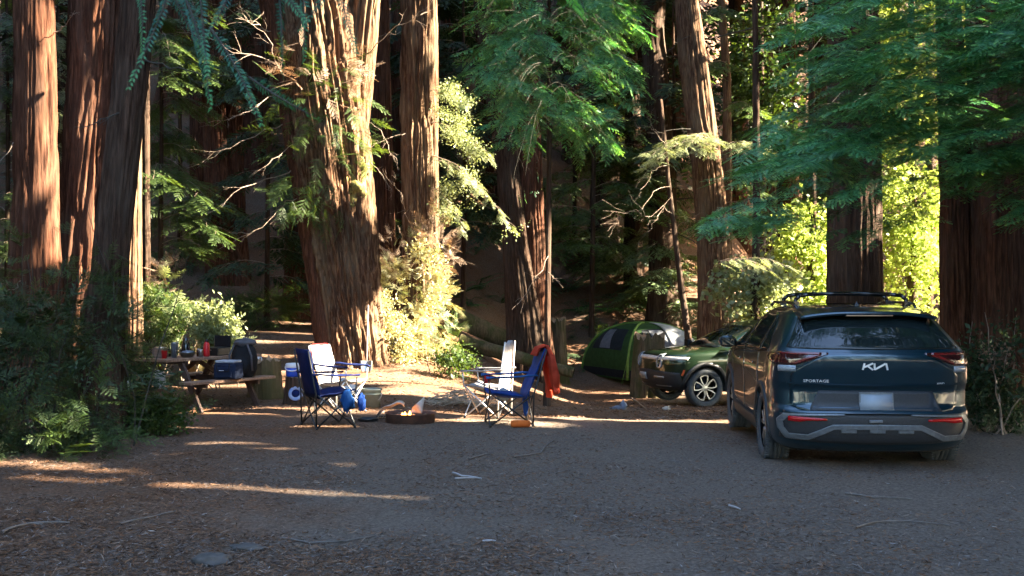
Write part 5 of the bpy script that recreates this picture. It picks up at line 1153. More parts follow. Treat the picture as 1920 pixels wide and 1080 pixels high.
def at_px(px, d, dz=0.0): g = G(px, d); g[2] += dz; return g
def sagpatch(mb, a, b, c, d, sag, nrm, nu=8, nv=8, wr=.012, seed=0):
    a, b, c, d, nrm = (np.asarray(q, float) for q in (a, b, c, d, nrm))
    def fn(u, v):
        p = (a * (1 - u) + b * u) * (1 - v) + (d * (1 - u) + c * u) * v
        s = sag * 4 * u * (1 - u) * (.4 + .6 * 4 * v * (1 - v))
        n_ = wr * float(vnoise(np.array([u * 5 + seed]), np.array([v * 5.]), seed, 77)[0])
        return tuple(p + nrm * (s + n_))
    mb.grid(fn, nu, nv)
def folding_chair(label, loc, rz, fabric, frame, recline=.22, w=.54, seat_h=.42, back_h=.95, arm=None, piping=None, rim=None, holder=None, round_top=False, seat_mat=None):
    """quad folding chair facing local +y"""
    t = thing("folding_chair", label, "chair", loc, rz, None); h = w / 2; yb = -.20 - recline * .35; yt = yb - recline * (back_h - seat_h) * 1.0
    mb = MB(); sagpatch(mb, (-h, .26, seat_h + .04), (h, .26, seat_h + .04), (h, -.20, seat_h - .03), (-h, -.20, seat_h - .03), -.06, (0, 0, 1)); mb.build("seat", seat_mat or fabric, t, solid=.012)
    mb = MB(); tw = h * (.72 if round_top else .96)
    if round_top:
        def fn(u, v):
            z = seat_h - .05 + (back_h - seat_h + .05) * v; ww = (h * .8 + (tw - h * .8) * v) * (1 - max(0, (v - .82) / .18) ** 2 * .75)
            return ((u - .5) * 2 * ww, -.22 + (yt + .22) * v - .05 * math.sin(math.pi * u), z)
        mb.grid(fn, 10, 14)
    else: sagpatch(mb, (-h, -.20, seat_h - .06), (h, -.20, seat_h - .06), (tw, yt, back_h), (-tw, yt, back_h), -.05, (0, 1, .1), seed=3)
    bk = mb.build("backrest", fabric, t, solid=.014)
    if piping:
        mb = MB(); zt = back_h; pts = [(-tw * .98, yt * .7 - .06, seat_h + (zt - seat_h) * .6), (-tw, yt, zt - .03), (-tw * .7, yt - .005, zt + .005), (tw * .7, yt - .005, zt + .005), (tw, yt, zt - .03), (tw * .98, yt * .7 - .06, seat_h + (zt - seat_h) * .6)]
        if not round_top: mb.tube(pts, .009, 6); mb.build("piping", piping, bk)
        else:
            mb.tube([fn(1.0, v) for v in np.linspace(.1, .98, 12)], .009, 6); mb.build("piping", piping, bk)
    for s in (-1, 1):
        x = s * (h + .015)
        mb = MB(); mb.tube([(x, .24, .015), (x * .96, yb + .02, seat_h - .02)], .011, 7); mb.build("leg", frame, t)          # side cross bar, front foot
        mb = MB(); mb.tube([(x, yb + .0, .015), (x * .97, .25, seat_h + .02)], .011, 7); mb.build("leg", frame, t)           # side cross bar, rear foot
        mb = MB(); mb.tube([(s * h, .25, seat_h + .02), (-s * h * .98, .25, .02)], .010, 7); mb.build("brace", frame, t)
        mb = MB(); mb.tube([(s * h, yb, seat_h), (-s * h * .98, yb, .02)], .010, 7); mb.build("brace", frame, t)
        mb = MB(); mb.tube([(x, yb, .02), (x, yb - .01, seat_h), (s * (tw + .01), yt - .015, back_h - .01)], .011, 7); mb.build("back_post", frame, t)
        mb = MB(); mb.tube([(x, .25, seat_h), (x, .27, seat_h + .20)], .010, 7); mb.build("arm_post", frame, t)
        mb = MB(); sagpatch(mb, (x - .03, .30, seat_h + .22), (x + .03, .30, seat_h + .22), (x + .025, yb - .06, seat_h + .24), (x - .025, yb - .06, seat_h + .24), -.01, (0, 0, 1), 3, 6); mb.build("armrest", arm or fabric, t, solid=.014)
        for y in (.24, yb):
            mb = MB(); mb.lathe([(.001, 0), (.018, 0), (.016, .03), (.001, .032)], 10, (x, y, 0)); mb.build("foot", STEEL_BK, t)
    if holder:
        mb = MB(); mb.lathe([(.001, 0), (.042, 0), (.05, .12), (.046, .12), (.04, .01)], 14, (h + .05, .22, seat_h + .10)); mb.build("cup_holder", holder, t)
    return t
def crumple(mb, c, r, seed, sq=1.0, nu=14, nv=9, amp=.35):
    def fn(u, v):
        a, b = u * 2 * math.pi, (v - .5) * math.pi
        d = np.array([math.cos(a) * math.cos(b), math.sin(a) * math.cos(b), math.sin(b)])
        k = 1 + amp * float(vnoise(d[:1] * 2.1 + seed, d[1:2] * 2.1, d[2:] * 2.1, seed)[0]) + amp * .5 * float(vnoise(d[:1] * 5 + seed, d[1:2] * 5, d[2:] * 5, seed)[0])
        return (c[0] + d[0] * r[0] * k, c[1] + d[1] * r[1] * k, c[2] + d[2] * r[2] * k)
    mb.grid(fn, nu, nv)

folding = []
ca = at_px(616, 13.55); chair_a = folding_chair("dark blue folding chair seen from behind at the left of the fire ring", ca, rad(-62), NAVY, STEEL_BK, .16, .60, .44, .99, arm=NAVY)
mb = MB(); crumple(mb, (.33, .14, .34), (.03, .085, .135), 3, amp=.5); mb.build("pouch", cloth("bag blue", (.012, .075, .25)), chair_a)
mb = MB(); crumple(mb, (.33, .33, .32), (.025, .055, .10), 5, amp=.5); mb.build("pouch", MIDBLUE, chair_a)
cb = at_px(640, 14.9); chair_b = folding_chair("pale grey folding chair with red piping standing behind the dark blue one", cb, rad(-118), GREYC, STEEL_LT, .2, .46, .44, .95, arm=NAVY, piping=PIPING)
cc = at_px(916, 14.75); chair_c = folding_chair("tall backed pale chair with white legs beside the twig pile", cc, rad(72), GREYC, STEEL_LT, .10, .56, .42, 1.05, arm=GREYC, piping=PIPING, round_top=True, holder=BLACKC)
cd_ = at_px(950, 13.75); chair_d = folding_chair("reclined blue folding chair with the orange jacket on its back", cd_, rad(98), MIDBLUE, STEEL_BK, .28, .56, .40, .98, arm=SKYBLUE, holder=PIPING)
mb = MB(); crumple(mb, (.30, -.30, .26), (.04, .05, .2), 8, amp=.15); mb.build("pouch", MIDBLUE, chair_d)
mb = MB(); crumple(mb, (.31, .0, .35), (.03, .10, .08), 9, amp=.25); mb.build("hanging_pocket", cloth("silver blue cloth", (.30, .36, .42)), chair_d)

# jacket over the reclined back
jk = thing("jacket", "orange red jacket draped over the back of the reclined blue chair", "jacket", cd_, rad(98))
def jacket(u, v):
    y0, z0 = -.46, .99                                   # top edge of the backrest
    s = v * 1.05 - .16; x = (u - .5) * (.36 + .16 * v) + .04 * math.sin(9 * v)
    fold = .035 * math.sin(u * 17 + v * 3) * min(1, v * 2) + .02 * math.sin(u * 31 + 2)
    if s < 0: y, z = y0 + .03 - s * .45, z0 + .02 + s * .8
    else: y, z = y0 - .05 - .07 * math.sin(min(s * 4, 1.57)) - .03 * s, z0 + .02 - s * .62 - (.16 * abs(u - .35) * s)
    return (x, y + fold, z)
mb = MB(); mb.grid(jacket, 26, 26); jb = mb.build("shell", ORANGE, jk, solid=.01)
mb = MB(); mb.tube([(.16, -.54, .90), (.21, -.57, .66), (.17, -.60, .44), (.19, -.59, .32)], [.05, .06, .05, .045], 12); mb.build("sleeve", ORANGE, jk)
mb = MB(); mb.tube([(-.14, -.55, .88), (-.2, -.6, .62), (-.13, -.62, .40)], [.05, .06, .045], 12); mb.build("sleeve", ORANGE, jk)
g = at_px(976, 13.45); t = thing("stuff_sack", "orange stuff sack lying under the reclined blue chair", "bag", g, 0)
mb = MB(); mb.lathe([(.001, -.125), (.03, -.122), (.045, -.10), (.048, 0), (.044, .10), (.028, .122), (.001, .125)], 18, M=Matrix.Translation((0, 0, .046)) @ Matrix.Rotation(rad(90), 4, "Y")); mb.build("sack", cloth("orange nylon", (.55, .12, .02), tr=0), t)
mb = MB(); mb.tube([(.125, 0, .05), (.16, -.02, .02), (.19, .01, .008)], .005, 6); mb.build("drawstring", STEEL_BK, t)

# fire ring
g = GP(765, 796); g[1] += .33; g[2] = tz(g[0], g[1]); t = thing("fire_ring", "rusty steel fire ring with a small fire in the middle of the camp", "fire ring", g)
mb = MB(); mb.lathe([(.325, -.03), (.325, .115), (.345, .125), (.338, .13), (.31, .115), (.31, -.03), (.325, -.03)], 40); mb.build("ring", RUST, t)
mb = MB(); mb.lathe([(.001, .03), (.15, .035), (.31, .0)], 24); mb.build("ash", mat("ash", (.10, .095, .09), (.05, .048, .046), rough=1, bump=.6), t)
for k in range(7):
    a = R7.uniform(0, 6.28); r = R7.uniform(.05, .2); b = R7.uniform(0, 3.14)
    mb = MB(); c = Vector((math.cos(a) * r, math.sin(a) * r, .06 + .02 * (k % 3))); d = Vector((math.cos(b), math.sin(b), R7.uniform(-.1, .25))) * .14
    mb.tube([c - d, c, c + d], [.022, .028, .02], 8); mb.build("firewood", WOOD_DARK if k % 2 else WOOD_END, t)
m, tt_, ns, lk, o = nt("flame"); e = ns.new("ShaderNodeEmission"); e.inputs[0].default_value = (1, .30, .05, 1); e.inputs[1].default_value = 1.6; lk.new(e.outputs[0], o.inputs[0])
for k, (x, y, h) in enumerate(((-.06, -.12, .08), (.02, -.20, .06), (.0, -.08, .09), (.07, -.22, .05), (-.03, -.22, .045), (-.1, -.05, .06))):
    mb = MB(); mb.lathe([(.001, 0), (.022, .015), (.026, h * .3), (.014, h * .65), (.001, h)], 8, (x, y, .07)); mb.build("flame", m, t)
g2 = g + np.array([.02, -.04, .10]); t = thing("paper_bag", "crumpled white paper standing in the fire ring", "paper", g2)
mb = MB(); mb.grid(lambda u, v: (u * .16 - .02 + .03 * v, .04 * math.sin(u * 5 + v * 3), .02 + v * (.08 + .14 * u)), 8, 8); mb.build("sheet", PAPER, t, solid=.004)
t = thing("paper_bag", "torn pale cardboard leaning on the left rim of the fire ring", "paper", g + np.array([-.30, .02, .02]))
mb = MB(); mb.grid(lambda u, v: (-.14 + u * .36, .05 * math.sin(v * 4 + u * 3), .03 + .17 * math.sin(u * 2.2) + v * .05 + .02 * math.sin(u * 9)), 10, 6); mb.build("sheet", PAPER, t, solid=.004)
g = GP(690, 790); t = thing("frying_pan", "black frying pan lying on the dirt left of the fire ring", "pan", g)
mb = MB(); mb.lathe([(.001, .012), (.12, .012), (.145, .045), (.15, .045), (.125, .004), (.001, .002)], 26); mb.build("pan", STEEL_BK, t)
mb = MB(); mb.bar((-.14, -.02, .04), (-.34, -.06, .05), .028, .012); mb.build("handle", STEEL_BK, t, bevel=.004)
t = thing("grill_grate", "flat dark iron grate lying between the pan and the fire ring", "grate", GP(722, 786))
mb = MB()
for k in range(9): mb.bar((-.14 + k * .035, -.12, .018), (-.14 + k * .035, .12, .018), .008)
for y in (-.12, .12): mb.bar((-.15, y, .02), (.15, y, .02), .012)
mb.build("bars", STEEL_BK, t)

# bucket, bag, jug
g = GP(697, 764); t = thing("bucket", "grey green plastic bucket on the ground behind the fire ring", "bucket", g)
mb = MB(); mb.lathe([(.001, .006), (.115, .004), (.14, .245), (.15, .25), (.152, .275), (.14, .275), (.136, .26), (.112, .02), (.001, .02)], 30); mb.lathe([(.141, .19), (.15, .195), (.15, .205), (.142, .21)], 30); mb.build("tub", BUCKETM, t)
mb = MB(); mb.tube([(.15 * math.cos(a), .03 + .0 * a, .22 - .12 * math.sin(a)) if False else (.153 * math.cos(a), -.03 - .10 * math.sin(a) * .6, .21 - .13 * math.sin(a)) for a in np.linspace(0, math.pi, 14)], .004, 6); mb.build("handle", STEEL_LT, t)
g = GP(655, 750); t = thing("rubbish_bag", "white plastic rubbish bag slumped beside the pale chair", "bag", g)
mb = MB(); crumple(mb, (0, 0, .11), (.18, .14, .13), 12, amp=.35); mb.build("sack", BAGW, t)
mb = MB(); crumple(mb, (-.10, .02, .25), (.07, .05, .07), 13, amp=.5); mb.build("tied_top", BAGW, t)
g = GP(557, 757); st = thing("stump", "low dark stump carrying the blue and white water jug", "stump", g)
def stump(t, r0, r1, h, m, lean=(0, 0), seed=0, jag=.06, segs=44):
    zs = np.linspace(-.15, h, 16); V, n = [], segs; mb = MB()
    for z in zs:
        f = max(z, 0) / h; r = r0 + (r1 - r0) * f ** .6
        for k in range(n):
            a = 2 * math.pi * k / n; c, s = math.cos(a), math.sin(a)
            rr = r * (1 + .10 * float(vnoise(np.array([c * 5 + seed]), np.array([s * 5.]), z * .8, seed)[0]) + .06 * float(vnoise(np.array([c * 13 + seed]), np.array([s * 13.]), z * .6, seed)[0]) + .2 * math.exp(-max(z, 0) * 6) * float(vnoise(np.array([c * 2]), np.array([s * 2.]), 1, seed)[0]))
            V.append((lean[0] * f + c * rr, lean[1] * f + s * rr, z + (jag * float(vnoise(np.array([c * 4]), np.array([s * 4.]), 2, seed + 3)[0]) if z == zs[-1] else 0)))
    Fc = [(i * n + k, i * n + (k + 1) % n, (i + 1) * n + (k + 1) % n, (i + 1) * n + k) for i in range(len(zs) - 1) for k in range(n)]
    mb.add(V, Fc, True); mb.build("wood", m, t)
    mb = MB(); mb.add(V[-n:] + [(lean[0], lean[1], h - jag * .5)], [(k, (k + 1) % n, n) for k in range(n)], False); mb.build("cut_top", WOOD_END, t)
stump(st, .19, .16, .40, BARK_BROWN, seed=4, jag=.01)
t = thing("water_jug", "blue water jug with white lid on the low dark stump", "jug", g + np.array([-.06, 0, .405]))
mb = MB(); mb.lathe([(.001, .0), (.095, .0), (.105, .02), (.108, .13), (.10, .135), (.001, .135)], 26); mb.build("tub", BLUEP, t)
mb = MB(); mb.lathe([(.104, .133), (.112, .14), (.112, .185), (.10, .20), (.03, .205), (.001, .205)], 26); mb.build("lid", WHITEP, t)
mb = MB(); mb.tube([(.112 * math.cos(a), -.02 - .10 * math.sin(a), .15 - .06 * math.sin(a)) for a in np.linspace(0, math.pi, 12)], .008, 6); mb.build("handle", WHITEP, t)
t = thing("frisbee", "blue and white ring shaped disc leaning on the low dark stump", "disc", g + np.array([.02, -.19, .17]))
mb = MB(); mb.lathe([(.06, -.012), (.105, -.008), (.112, 0), (.105, .008), (.06, .012), (.06, -.012)], 26, M=Matrix.Rotation(rad(72), 4, "X")); mb.build("rim", mat("pale blue plastic", (.12, .2, .42), (.3, .35, .45), rough=.4), t)
mb = MB(); mb.lathe([(.001, -.006), (.062, -.006), (.062, .004), (.001, .004)], 20, M=Matrix.Rotation(rad(72), 4, "X")); mb.build("disc", NAVY, t)
g = at_px(497, 16.6); st = thing("stump", "squared mossy stump just right of the picnic bench", "stump", g); stump(st, .25, .23, .58, STUMPW, seed=9, jag=.07)
t = thing("cup", "small white mug on the squared stump beside the bench", "cup", g + np.array([-.13, 0, .545])); mb = MB(); mb.lathe([(.001, 0), (.04, 0), (.045, .09), (.041, .09), (.036, .01), (.001, .01)], 18); mb.build("mug", WHITEP, t)
mb = MB(); mb.tube([(.043, 0, .075), (.075, 0, .065), (.075, 0, .03), (.04, 0, .02)], .006, 6); mb.build("handle", WHITEP, t)
g = at_px(375, 18.6); st = thing("stump", "tall sunlit mossy stump behind the things on the picnic table", "stump", g); stump(st, .19, .15, P(375, 602, 18.6)[2] - g[2], STUMPW, seed=14, jag=.06)
g = at_px(1047, 28); st = thing("stump", "tall mossy stump right of the two stemmed dark redwood", "stump", g); stump(st, .26, .2, P(1047, 598, 28)[2] - g[2], BARK_MOSS, seed=17, jag=.12)
g = at_px(1214, 26.2); st = thing("stump", "broad mossy stump between the green tent and the nose of the off roader", "stump", g); stump(st, .40, .36, P(1214, 630, 26.2)[2] - g[2], BARK_MOSS, (.06, 0), 21, .16)

# fallen logs
def log(label, a, b, r, m, seed):
    a, b = np.array(a), np.array(b); L = np.linalg.norm(b - a); t = thing("fallen_log", label, "log", a); d = unit(b - a); n = 30; segs = 26
    x = unit(np.cross(d, [0, 0, 1])); y = np.cross(x, d); V = []
    for i in range(n):
        c = (b - a) * i / (n - 1)
        for k in range(segs):
            an = 2 * math.pi * k / segs; rr = r * (1 - .25 * i / n) * (1 + .12 * float(vnoise(np.array([math.cos(an) * 2 + seed]), np.array([math.sin(an) * 2.]), i * .25, seed)[0]))
            V.append(tuple(c + (x * math.cos(an) + y * math.sin(an)) * rr))
    mb = MB(); mb.add(V, [(i * segs + k, i * segs + (k + 1) % segs, (i + 1) * segs + (k + 1) % segs, (i + 1) * segs + k) for i in range(n - 1) for k in range(segs)], True); mb.build("bark", m, t)
    mb = MB(); mb.add(V[:segs], [tuple(range(segs))[::-1]]); mb.build("cut_end", WOOD_END if m is not BARK_MOSS else BARK_BROWN, t)
    return t
def lpt(px, py, d): p = P(px, py, d); p[2] = max(p[2], tz(p[0], p[1]) + .12); return p
log("thick dark fallen log across the hollow left of the two stemmed redwood", lpt(838, 642, 28), lpt(985, 655, 29), .36, BARK_MOSS, 3)
log("thin mossy fallen log in front of the thick dark one", lpt(862, 668, 25.5), lpt(1075, 700, 25), .17, BARK_MOSS, 6)
log("old mossy log slanting up the dim hillside behind the fallen logs", lpt(850, 500, 40), lpt(945, 470, 44), .3, BARK_MOSS, 12)

# twig pile
g = GP(850, 764); t = thing("brushwood_pile", "loose pile of pale twigs between the fire ring and the white legged chair", "twig pile", g); L = []
for k in range(150):
    c = np.array([R7.normal() * .28, .25 + R7.normal() * .22, 0]); c[2] = max(.02, .24 * math.exp(-(c[0] / .3) ** 2) * R7.uniform(.1, 1)); a = R7.normal() * .7; l = R7.uniform(.15, .5)
    d = np.array([math.cos(a), math.sin(a), R7.normal() * .2]) * l / 2; L.append((curve(c - d, c + d, .02, 5, R7, .12), R7.uniform(.004, .010), .003))
V, Q = tubes_np(L, 5); np_obj("twigs", V, [Q], mat("pale twigs", (.26, .21, .15), (.36, .30, .22), rough=.9, scale=(6, 6, 6)), t, True)

# shovel leaning on the huge redwood
g = at_px(687, 19.6); t = thing("shovel", "long handled shovel leaning on the huge twisted redwood", "shovel", g)
mb = MB(); mb.tube([(0, 0, .12), (.0, .25, P(687, 572, 19.8)[2] - g[2])], .014, 8); mb.build("handle", mat("grey ash handle", (.33, .30, .28), rough=.6), t)
mb = MB(); mb.grid(lambda u, v: ((u - .5) * .22 * (1 - .3 * (1 - v) ** 3), -.02 + .03 * math.cos((u - .5) * 3) - .04 * (1 - v), .005 + .22 * v), 8, 6); mb.build("blade", STEELP, t, solid=.005)

# picnic table
tx = np.array([-5.05, 15.0, 0]); tx[2] = tz(-4.9, 15.6) - .02; ang = math.atan2(-.56, .83); tb = thing("picnic_table", "weathered wooden picnic table with attached benches behind the shaggy shrub", "picnic table", tx, ang)
mb = MB()
for k in range(5): mb.box((-.296 + k * .148, .82, .74), (.138, 1.75, .04))
mb.build("tabletop", WOOD_TABLE, tb, bevel=.004)
for s in (-1, 1):
    mb = MB()
    for k in range(2): mb.box((s * (.64 + k * .13), .76, .44), (.122, 1.56, .038))
    mb.build("bench", WOOD_TABLE, tb, bevel=.004)
    for y in (.25, 1.3):
        mb = MB(); mb.bar((s * .28, y, .715), (s * .72, y, .0), .09, .04, up=(0, 1, 0)); mb.build("leg", WOOD_DARK, tb, bevel=.003)
for y in (.295, 1.255):
    mb = MB(); mb.bar((-.78, y, .40), (.78, y, .40), .045, .085); mb.bar((-.35, y, .70), (.35, y, .70), .045, .06); mb.build("crossbeam", WOOD_DARK, tb)
    mb = MB(); mb.bar((0, y, .43), (0, .78, .70), .04, .06); mb.build("brace", WOOD_DARK, tb)
TB = Matrix.Translation(Vector(tx)) @ Matrix.Rotation(ang, 4, "Z")
def on(x, y, z): return tuple(TB @ Vector((x, y, z)))
def pot_thing(name, label, cat, x, y, z, parts, rz=0):
    t = thing(name, label, cat, on(x, y, z), rz)
    for pn, prof, m, extra in parts:
        mb = MB()
        if prof: mb.lathe(prof, 24)
        for e in extra or (): mb.tube(e, .006, 6)
        mb.build(pn, m, t)
    return t
zt = .761; PZ = [(.001, 0)]
pot_thing("cooking_pot", "wide pale steel cooking pot at the left end of the picnic table", "pot", -.12, .22, zt, [("pot", PZ + [(.10, 0), (.11, .02), (.11, .13), (.116, .135), (.106, .13), (.1, .02), (.001, .015)], STEELP, None), ("handle", None, STEEL_BK, [[(.11, .02, .11), (.15, .02, .12), (.15, -.02, .12), (.11, -.02, .11)], [(-.11, .02, .11), (-.15, .02, .12), (-.15, -.02, .12), (-.11, -.02, .11)]]), ("lid", [(.112, .137), (.06, .155), (.015, .16), (.012, .18), (.001, .182)], STEELP, None)])
pot_thing("plate", "dark shallow plate at the near left corner of the picnic table", "plate", -.27, .12, zt, [("dish", PZ + [(.07, 0), (.12, .02), (.125, .022), (.07, .008), (.001, .008)], GREYT, None)])
pot_thing("pan", "small dark pan beside the plate on the picnic table", "pan", -.28, .42, zt, [("pan", PZ + [(.09, 0), (.11, .045), (.105, .045), (.085, .008), (.001, .008)], STEEL_BK, None), ("handle", None, STEEL_BK, [[(-.1, 0, .04), (-.2, -.05, .06), (-.27, -.07, .06)]])])
pot_thing("cup", "red cup between the steel pot and the grey blue tumbler", "cup", .12, .10, zt, [("cup", PZ + [(.032, 0), (.042, .11), (.044, .112), (.038, .108), (.03, .01), (.001, .01)], REDP, None)])
pot_thing("tumbler", "tall grey blue tumbler beside the red cup", "tumbler", .08, .30, zt, [("tumbler", PZ + [(.036, 0), (.047, .20), (.05, .202), (.05, .215), (.001, .22)], GREYT, None)])
pot_thing("kettle", "tall dark coffee kettle with silver neck in the middle of the table", "kettle", -.06, .62, zt, [("pot", PZ + [(.075, 0), (.08, .03), (.06, .16), (.045, .22), (.05, .25), (.03, .27), (.012, .275), (.014, .295), (.001, .30)], GLOSS, None), ("handle", None, STEEL_BK, [[(.05, 0, .23), (.11, 0, .22), (.115, 0, .1), (.075, 0, .06)]]), ("spout", None, STEELP, [[(-.07, 0, .06), (-.12, 0, .12), (-.11, 0, .2), (-.14, 0, .235)]])])
pot_thing("bowl", "shiny steel bowl piled with dishes in front of the kettle", "bowl", .16, .48, zt, [("bowl", PZ + [(.06, 0), (.12, .07), (.125, .07), (.11, .06), (.055, .01), (.001, .01)], STEELP, None), ("dish", [(.001, .06), (.08, .05), (.09, .085), (.03, .10), (.001, .1)], GREYT, None)])
pot_thing("bottle", "bright red bottle standing near the backpack on the table", "bottle", .20, .78, zt, [("bottle", PZ + [(.042, 0), (.045, .02), (.045, .17), (.03, .205), (.022, .215)], REDP, None), ("cap", [(.024, .213), (.026, .25), (.001, .252)], STEEL_BK, None)])
pot_thing("jar", "small brown glass jar left of the red bottle", "jar", .10, .72, zt, [("jar", PZ + [(.03, 0), (.033, .08), (.026, .095)], mat("brown glass", (.08, .03, .02), rough=.15), None), ("lid", [(.028, .093), (.028, .112), (.001, .113)], STEELP, None)])
pot_thing("can", "small silver can right beside the brown jar", "can", .22, .66, zt, [("can", PZ + [(.03, 0), (.032, .1), (.028, .108), (.001, .106)], STEELP, None)])
bx = thing("stove", "flat dark camp stove box behind the red bottle", "stove", on(.05, 1.08, zt), ang); MB().box((0, 0, .06), (.36, .26, .12)).build("case", STEEL_BK, bx, bevel=.015)
mb = MB(); mb.box((0, .13, .20), (.34, .02, .18)); mb.build("lid", BLACKC, bx, bevel=.006); mb = MB(); mb.bar((-.06, -.14, .08), (.06, -.14, .08), .015); mb.build("handle", STEELP, bx)
# bags on the bench
bp_ = thing("backpack", "large black backpack standing on the far end of the picnic bench", "backpack", on(.68, 1.08, .461), ang + .4)
mb = MB(); crumple(mb, (0, 0, .25), (.19, .15, .27), 31, amp=.14, nu=22, nv=14); mb.build("pack", BLACKC, bp_)
mb = MB(); crumple(mb, (-.02, -.12, .18), (.13, .06, .14), 33, amp=.12); mb.build("front_pocket", BLACKC, bp_)
mb = MB(); crumple(mb, (0, 0, .50), (.16, .13, .07), 35, amp=.2); mb.build("top_flap", cloth("grey nylon", (.10, .10, .11), tr=0), bp_)
for s in (-1, 1): mb = MB(); mb.tube([(s * .1, -.14, .48), (s * .17, -.16, .32), (s * .17, -.12, .10)], .014, 6); mb.build("strap", cloth("grey nylon", (.10, .10, .11), tr=0), bp_)
cl = thing("cooler_bag", "dark navy cooler bag with flat grey lid in front of the backpack", "cooler bag", on(.76, .70, .461), ang + .35)
mb = MB(); mb.box((0, 0, .12), (.36, .25, .235), taper=.96); mb.build("bag", DKNAVY, cl, bevel=.035)
mb = MB(); mb.box((0, 0, .252), (.30, .22, .035)); mb.build("lid", cloth("pale grey lid", (.42, .44, .48), tr=0), cl, bevel=.012)
mb = MB(); mb.box((0, -.13, .10), (.24, .03, .14)); mb.build("front_pocket", DKNAVY, cl, bevel=.012)
mb = MB(); mb.tube([(-.1, -.15, .22), (-.09, -.17, .12), (.09, -.17, .12), (.1, -.15, .22)], .008, 6); mb.build("strap", BLACKC, cl)
MB().box((-.03, -.147, .125), (.07, .004, .014)).build("badge", WHITEP, cl)
t = thing("towel", "pale cloth hanging below the left end of the tabletop", "towel", on(.20, -.05, .40)); mb = MB(); mb.grid(lambda u, v: ((u - .5) * .14 + .02 * math.sin(v * 4), .02 * math.sin(u * 9), -.05 + v * .26), 10, 8); mb.build("cloth", GREYC, t, solid=.008)
t = thing("plastic_bag", "small white bag lying low in the shaggy shrub", "bag", np.append(at_px(228, 13.0)[:2], P(232, 722, 13.0)[2])); mb = MB(); crumple(mb, (0, 0, 0), (.09, .06, .10), 41, amp=.4); mb.build("sack", BAGW, t)

# tent
td = 29.6; c0 = G(1207, td); c0[2] -= .02; tn = thing("tent", "green dome tent with grey rain fly pitched behind the mossy stump", "tent", c0, rad(24))
GRN = cloth("tent green", (.040, .088, .024), tr=.3); LIME = cloth("lime pole sleeve", (.15, .25, .05), tr=.2); MESH = cloth("dark tent mesh", (.020, .024, .028), tr=.1); FLY = cloth("grey rain fly", (.42, .44, .46), tr=.35); WIN = cloth("pale tent window", (.16, .17, .19), tr=.2)
Bw, Hh = 1.25, P(1215, 606, td)[2] - c0[2]
def arc(i, t):
    a = rad(45 + 90 * i); th = t * math.pi / 2; r = Bw * math.sqrt(2) * math.cos(th) ** .85; return np.array([math.cos(a) * r, math.sin(a) * r, Hh * math.sin(th) ** .86])
def face(i, u, t, off=0.0):
    A, B = arc(i, t), arc((i + 1) % 4, t); p = A * (1 - u) + B * u; nrm = rad(90 + 90 * i); k = .10 * 4 * u * (1 - u) * math.sin(t * math.pi)
    return tuple(p + np.array([math.cos(nrm), math.sin(nrm), .4]) * (k + off))
for i in range(4):
    mb = MB(); mb.grid(lambda u, v: face(i, u, v * .985), 12, 16); pn = mb.build("panel", GRN, tn)
    if i in (1, 2):
        mb = MB(); mb.grid(lambda u, v: face(i, .14 + u * .72, .30 + v * .36, .012), 10, 8); mb.build("mesh_window", MESH, pn)
        mb = MB(); mb.grid(lambda u, v: face(i, .36 + u * .26 - v * .1, .31 + v * .32, .024), 8, 8); mb.build("window_flap", WIN, pn)
        mb = MB(); mb.grid(lambda u, v: face(i, .02 + u * .96, .01 + v * .07, .012), 10, 3); mb.build("ground_skirt", BLACKC, pn)
for i in range(4):
    mb = MB(); mb.tube([arc(i, t) * 1.012 for t in np.linspace(0, 1, 18)], .035, 8); mb.build("pole_sleeve", LIME, tn)
for i in (3,):
    mb = MB(); mb.grid(lambda u, v: tuple(np.array(face(i, .04 + u * .92, .42 + v * .56, .05))), 12, 10); mb.build("rain_fly", FLY, tn, solid=.01)
mb = MB(); mb.grid(lambda u, v: tuple(np.array(face(2, .55 + u * .43, .34 + v * .60, .05))), 8, 10); mb.build("rain_fly", FLY, tn, solid=.01)
for k, i in enumerate((1, 2)):
    mb = MB(); p = arc(i, .55); q = p * 1.9; q[2] = -.05; mb.tube([p, q], .006, 5); mb.build("guy_line", LIME, tn)

# small things on the ground
t = thing("rag", "crumpled blue grey rag on the ground in front of the tent", "rag", GP(1166, 768)); mb = MB(); crumple(mb, (.03, 0, .07), (.06, .06, .09), 51, amp=.5); crumple(mb, (-.07, .02, .03), (.12, .06, .04), 52, amp=.5); mb.build("cloth", cloth("blue grey rag", (.22, .25, .32)), t)
t = thing("tissue", "scrap of white paper on the ground before the off roader", "paper", GP(1250, 770)); mb = MB(); crumple(mb, (0, 0, .04), (.07, .05, .045), 55, amp=.6); mb.build("scrap", PAPER, t)
def stick(label, pts, r, m, twigs=0, name="stick"):
    W = [np.array(GP(x, y)) for x, y in pts]
    for q in W: q[2] += r + .004
    t = thing(name, label, "stick", W[0]); X = np.concatenate([curve(a, b, .004, 5, R7, .012)[:-1] for a, b in zip(W, W[1:])] + [W[-1][None]]) - W[0]
    L = [(X, r, r * .55)]
    for k in range(twigs):
        q = X[R7.integers(1, len(X) - 1)]; d = unit(X[-1] - X[0]) + R7.normal(0, .7, 3) * np.array([1, 1, .15]); L.append((curve(q, q + unit(d) * R7.uniform(.06, .2), 0, 4, R7, .1), r * .5, r * .3))
    V, Q = tubes_np(L, 7); np_obj("wood", V, [Q], m, t, True); return t
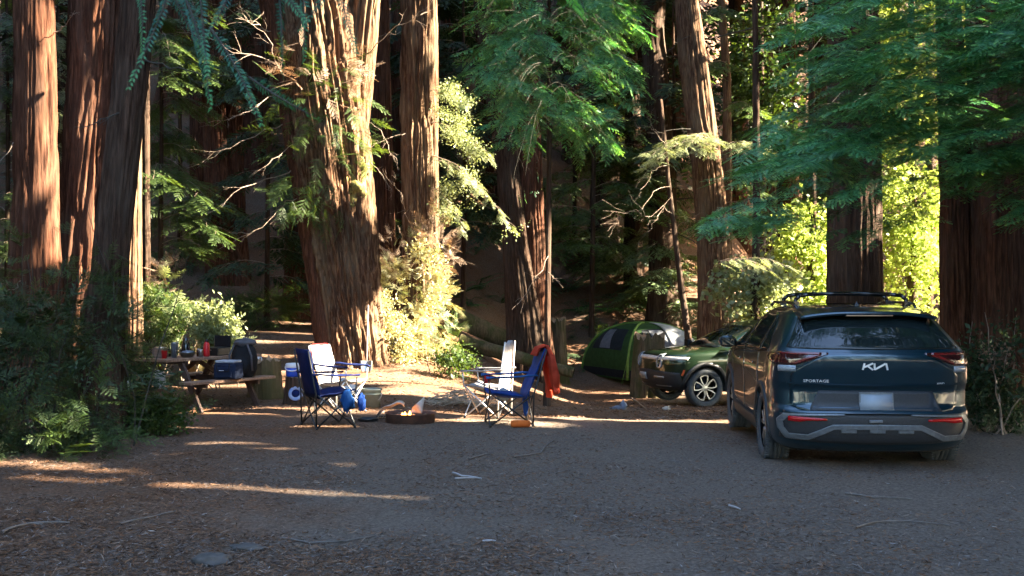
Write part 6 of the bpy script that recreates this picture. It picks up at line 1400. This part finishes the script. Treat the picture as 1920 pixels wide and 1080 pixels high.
PALE = mat("bleached stick", (.34, .33, .33), (.27, .26, .26), rough=.8, scale=(9, 9, 9)); GREYW = mat("grey stick", (.10, .085, .075), (.15, .13, .115), rough=.9, scale=(12, 12, 12))
stick("bleached curved stick lying alone in the middle of the dirt", [(849, 890), (866, 896), (903, 900)], .011, PALE)
stick("thin straight white stick touching the bleached curved one", [(853, 899.5), (902, 899)], .007, PALE)
stick("bent grey branch with an upright fork on the dirt behind the bleached stick", [(962, 860), (990, 856), (1014, 852), (1022, 840), (1040, 826)], .010, GREYW, 2)
stick("short grey stick left of the bent forked branch", [(880, 864), (898, 858), (917, 853)], .010, GREYW, 1)
stick("sunlit stick propped on the soil left of the off roader", [(1185, 750), (1198, 758), (1212, 770)], .025, WOOD_END)
stick("long thin twig lying right of centre towards the car", [(1585, 928), (1640, 936), (1708, 938)], .008, GREYW, 4)
stick("crooked twig below the long thin one", [(1605, 992), (1640, 982), (1700, 980), (1780, 988)], .007, GREYW, 3)
stick("short pale stick at the lower middle of the dirt", [(905, 1019), (930, 1018)], .008, PALE)
stick("long curved grey branch in the lower left corner", [(3, 1003), (30, 992), (70, 985), (130, 984)], .011, GREYW, 2)
stick("thin grey twig among the litter near the half buried rock", [(225, 985), (290, 972), (330, 962)], .008, GREYW, 1)
stick("pale twig above the half buried rock", [(530, 1012), (580, 1022), (640, 1020), (705, 1008)], .007, GREYW, 3)
stick("short bright chip of wood in front of the car", [(1367, 952), (1388, 958)], .010, PALE)
stick("small twig by the rear tyre of the blue car", [(1255, 866), (1275, 868)], .007, GREYW, 1)
for label, px, py, r, sd in (("largest half buried grey rock in the lower left dirt", 398, 1056, (.125, .09, .055), 61), ("flat grey rock behind the largest one", 462, 1030, (.11, .07, .03), 63)):
    t = thing("rock", label, "rock", GP(px, py)); mb = MB(); crumple(mb, (0, 0, .005), r, sd, amp=.16, nu=30, nv=20); mb.build("stone", mat("grey rock", (.042, .039, .036), (.075, .07, .064), rough=.9, scale=(12, 12, 12), bump=.5), t)
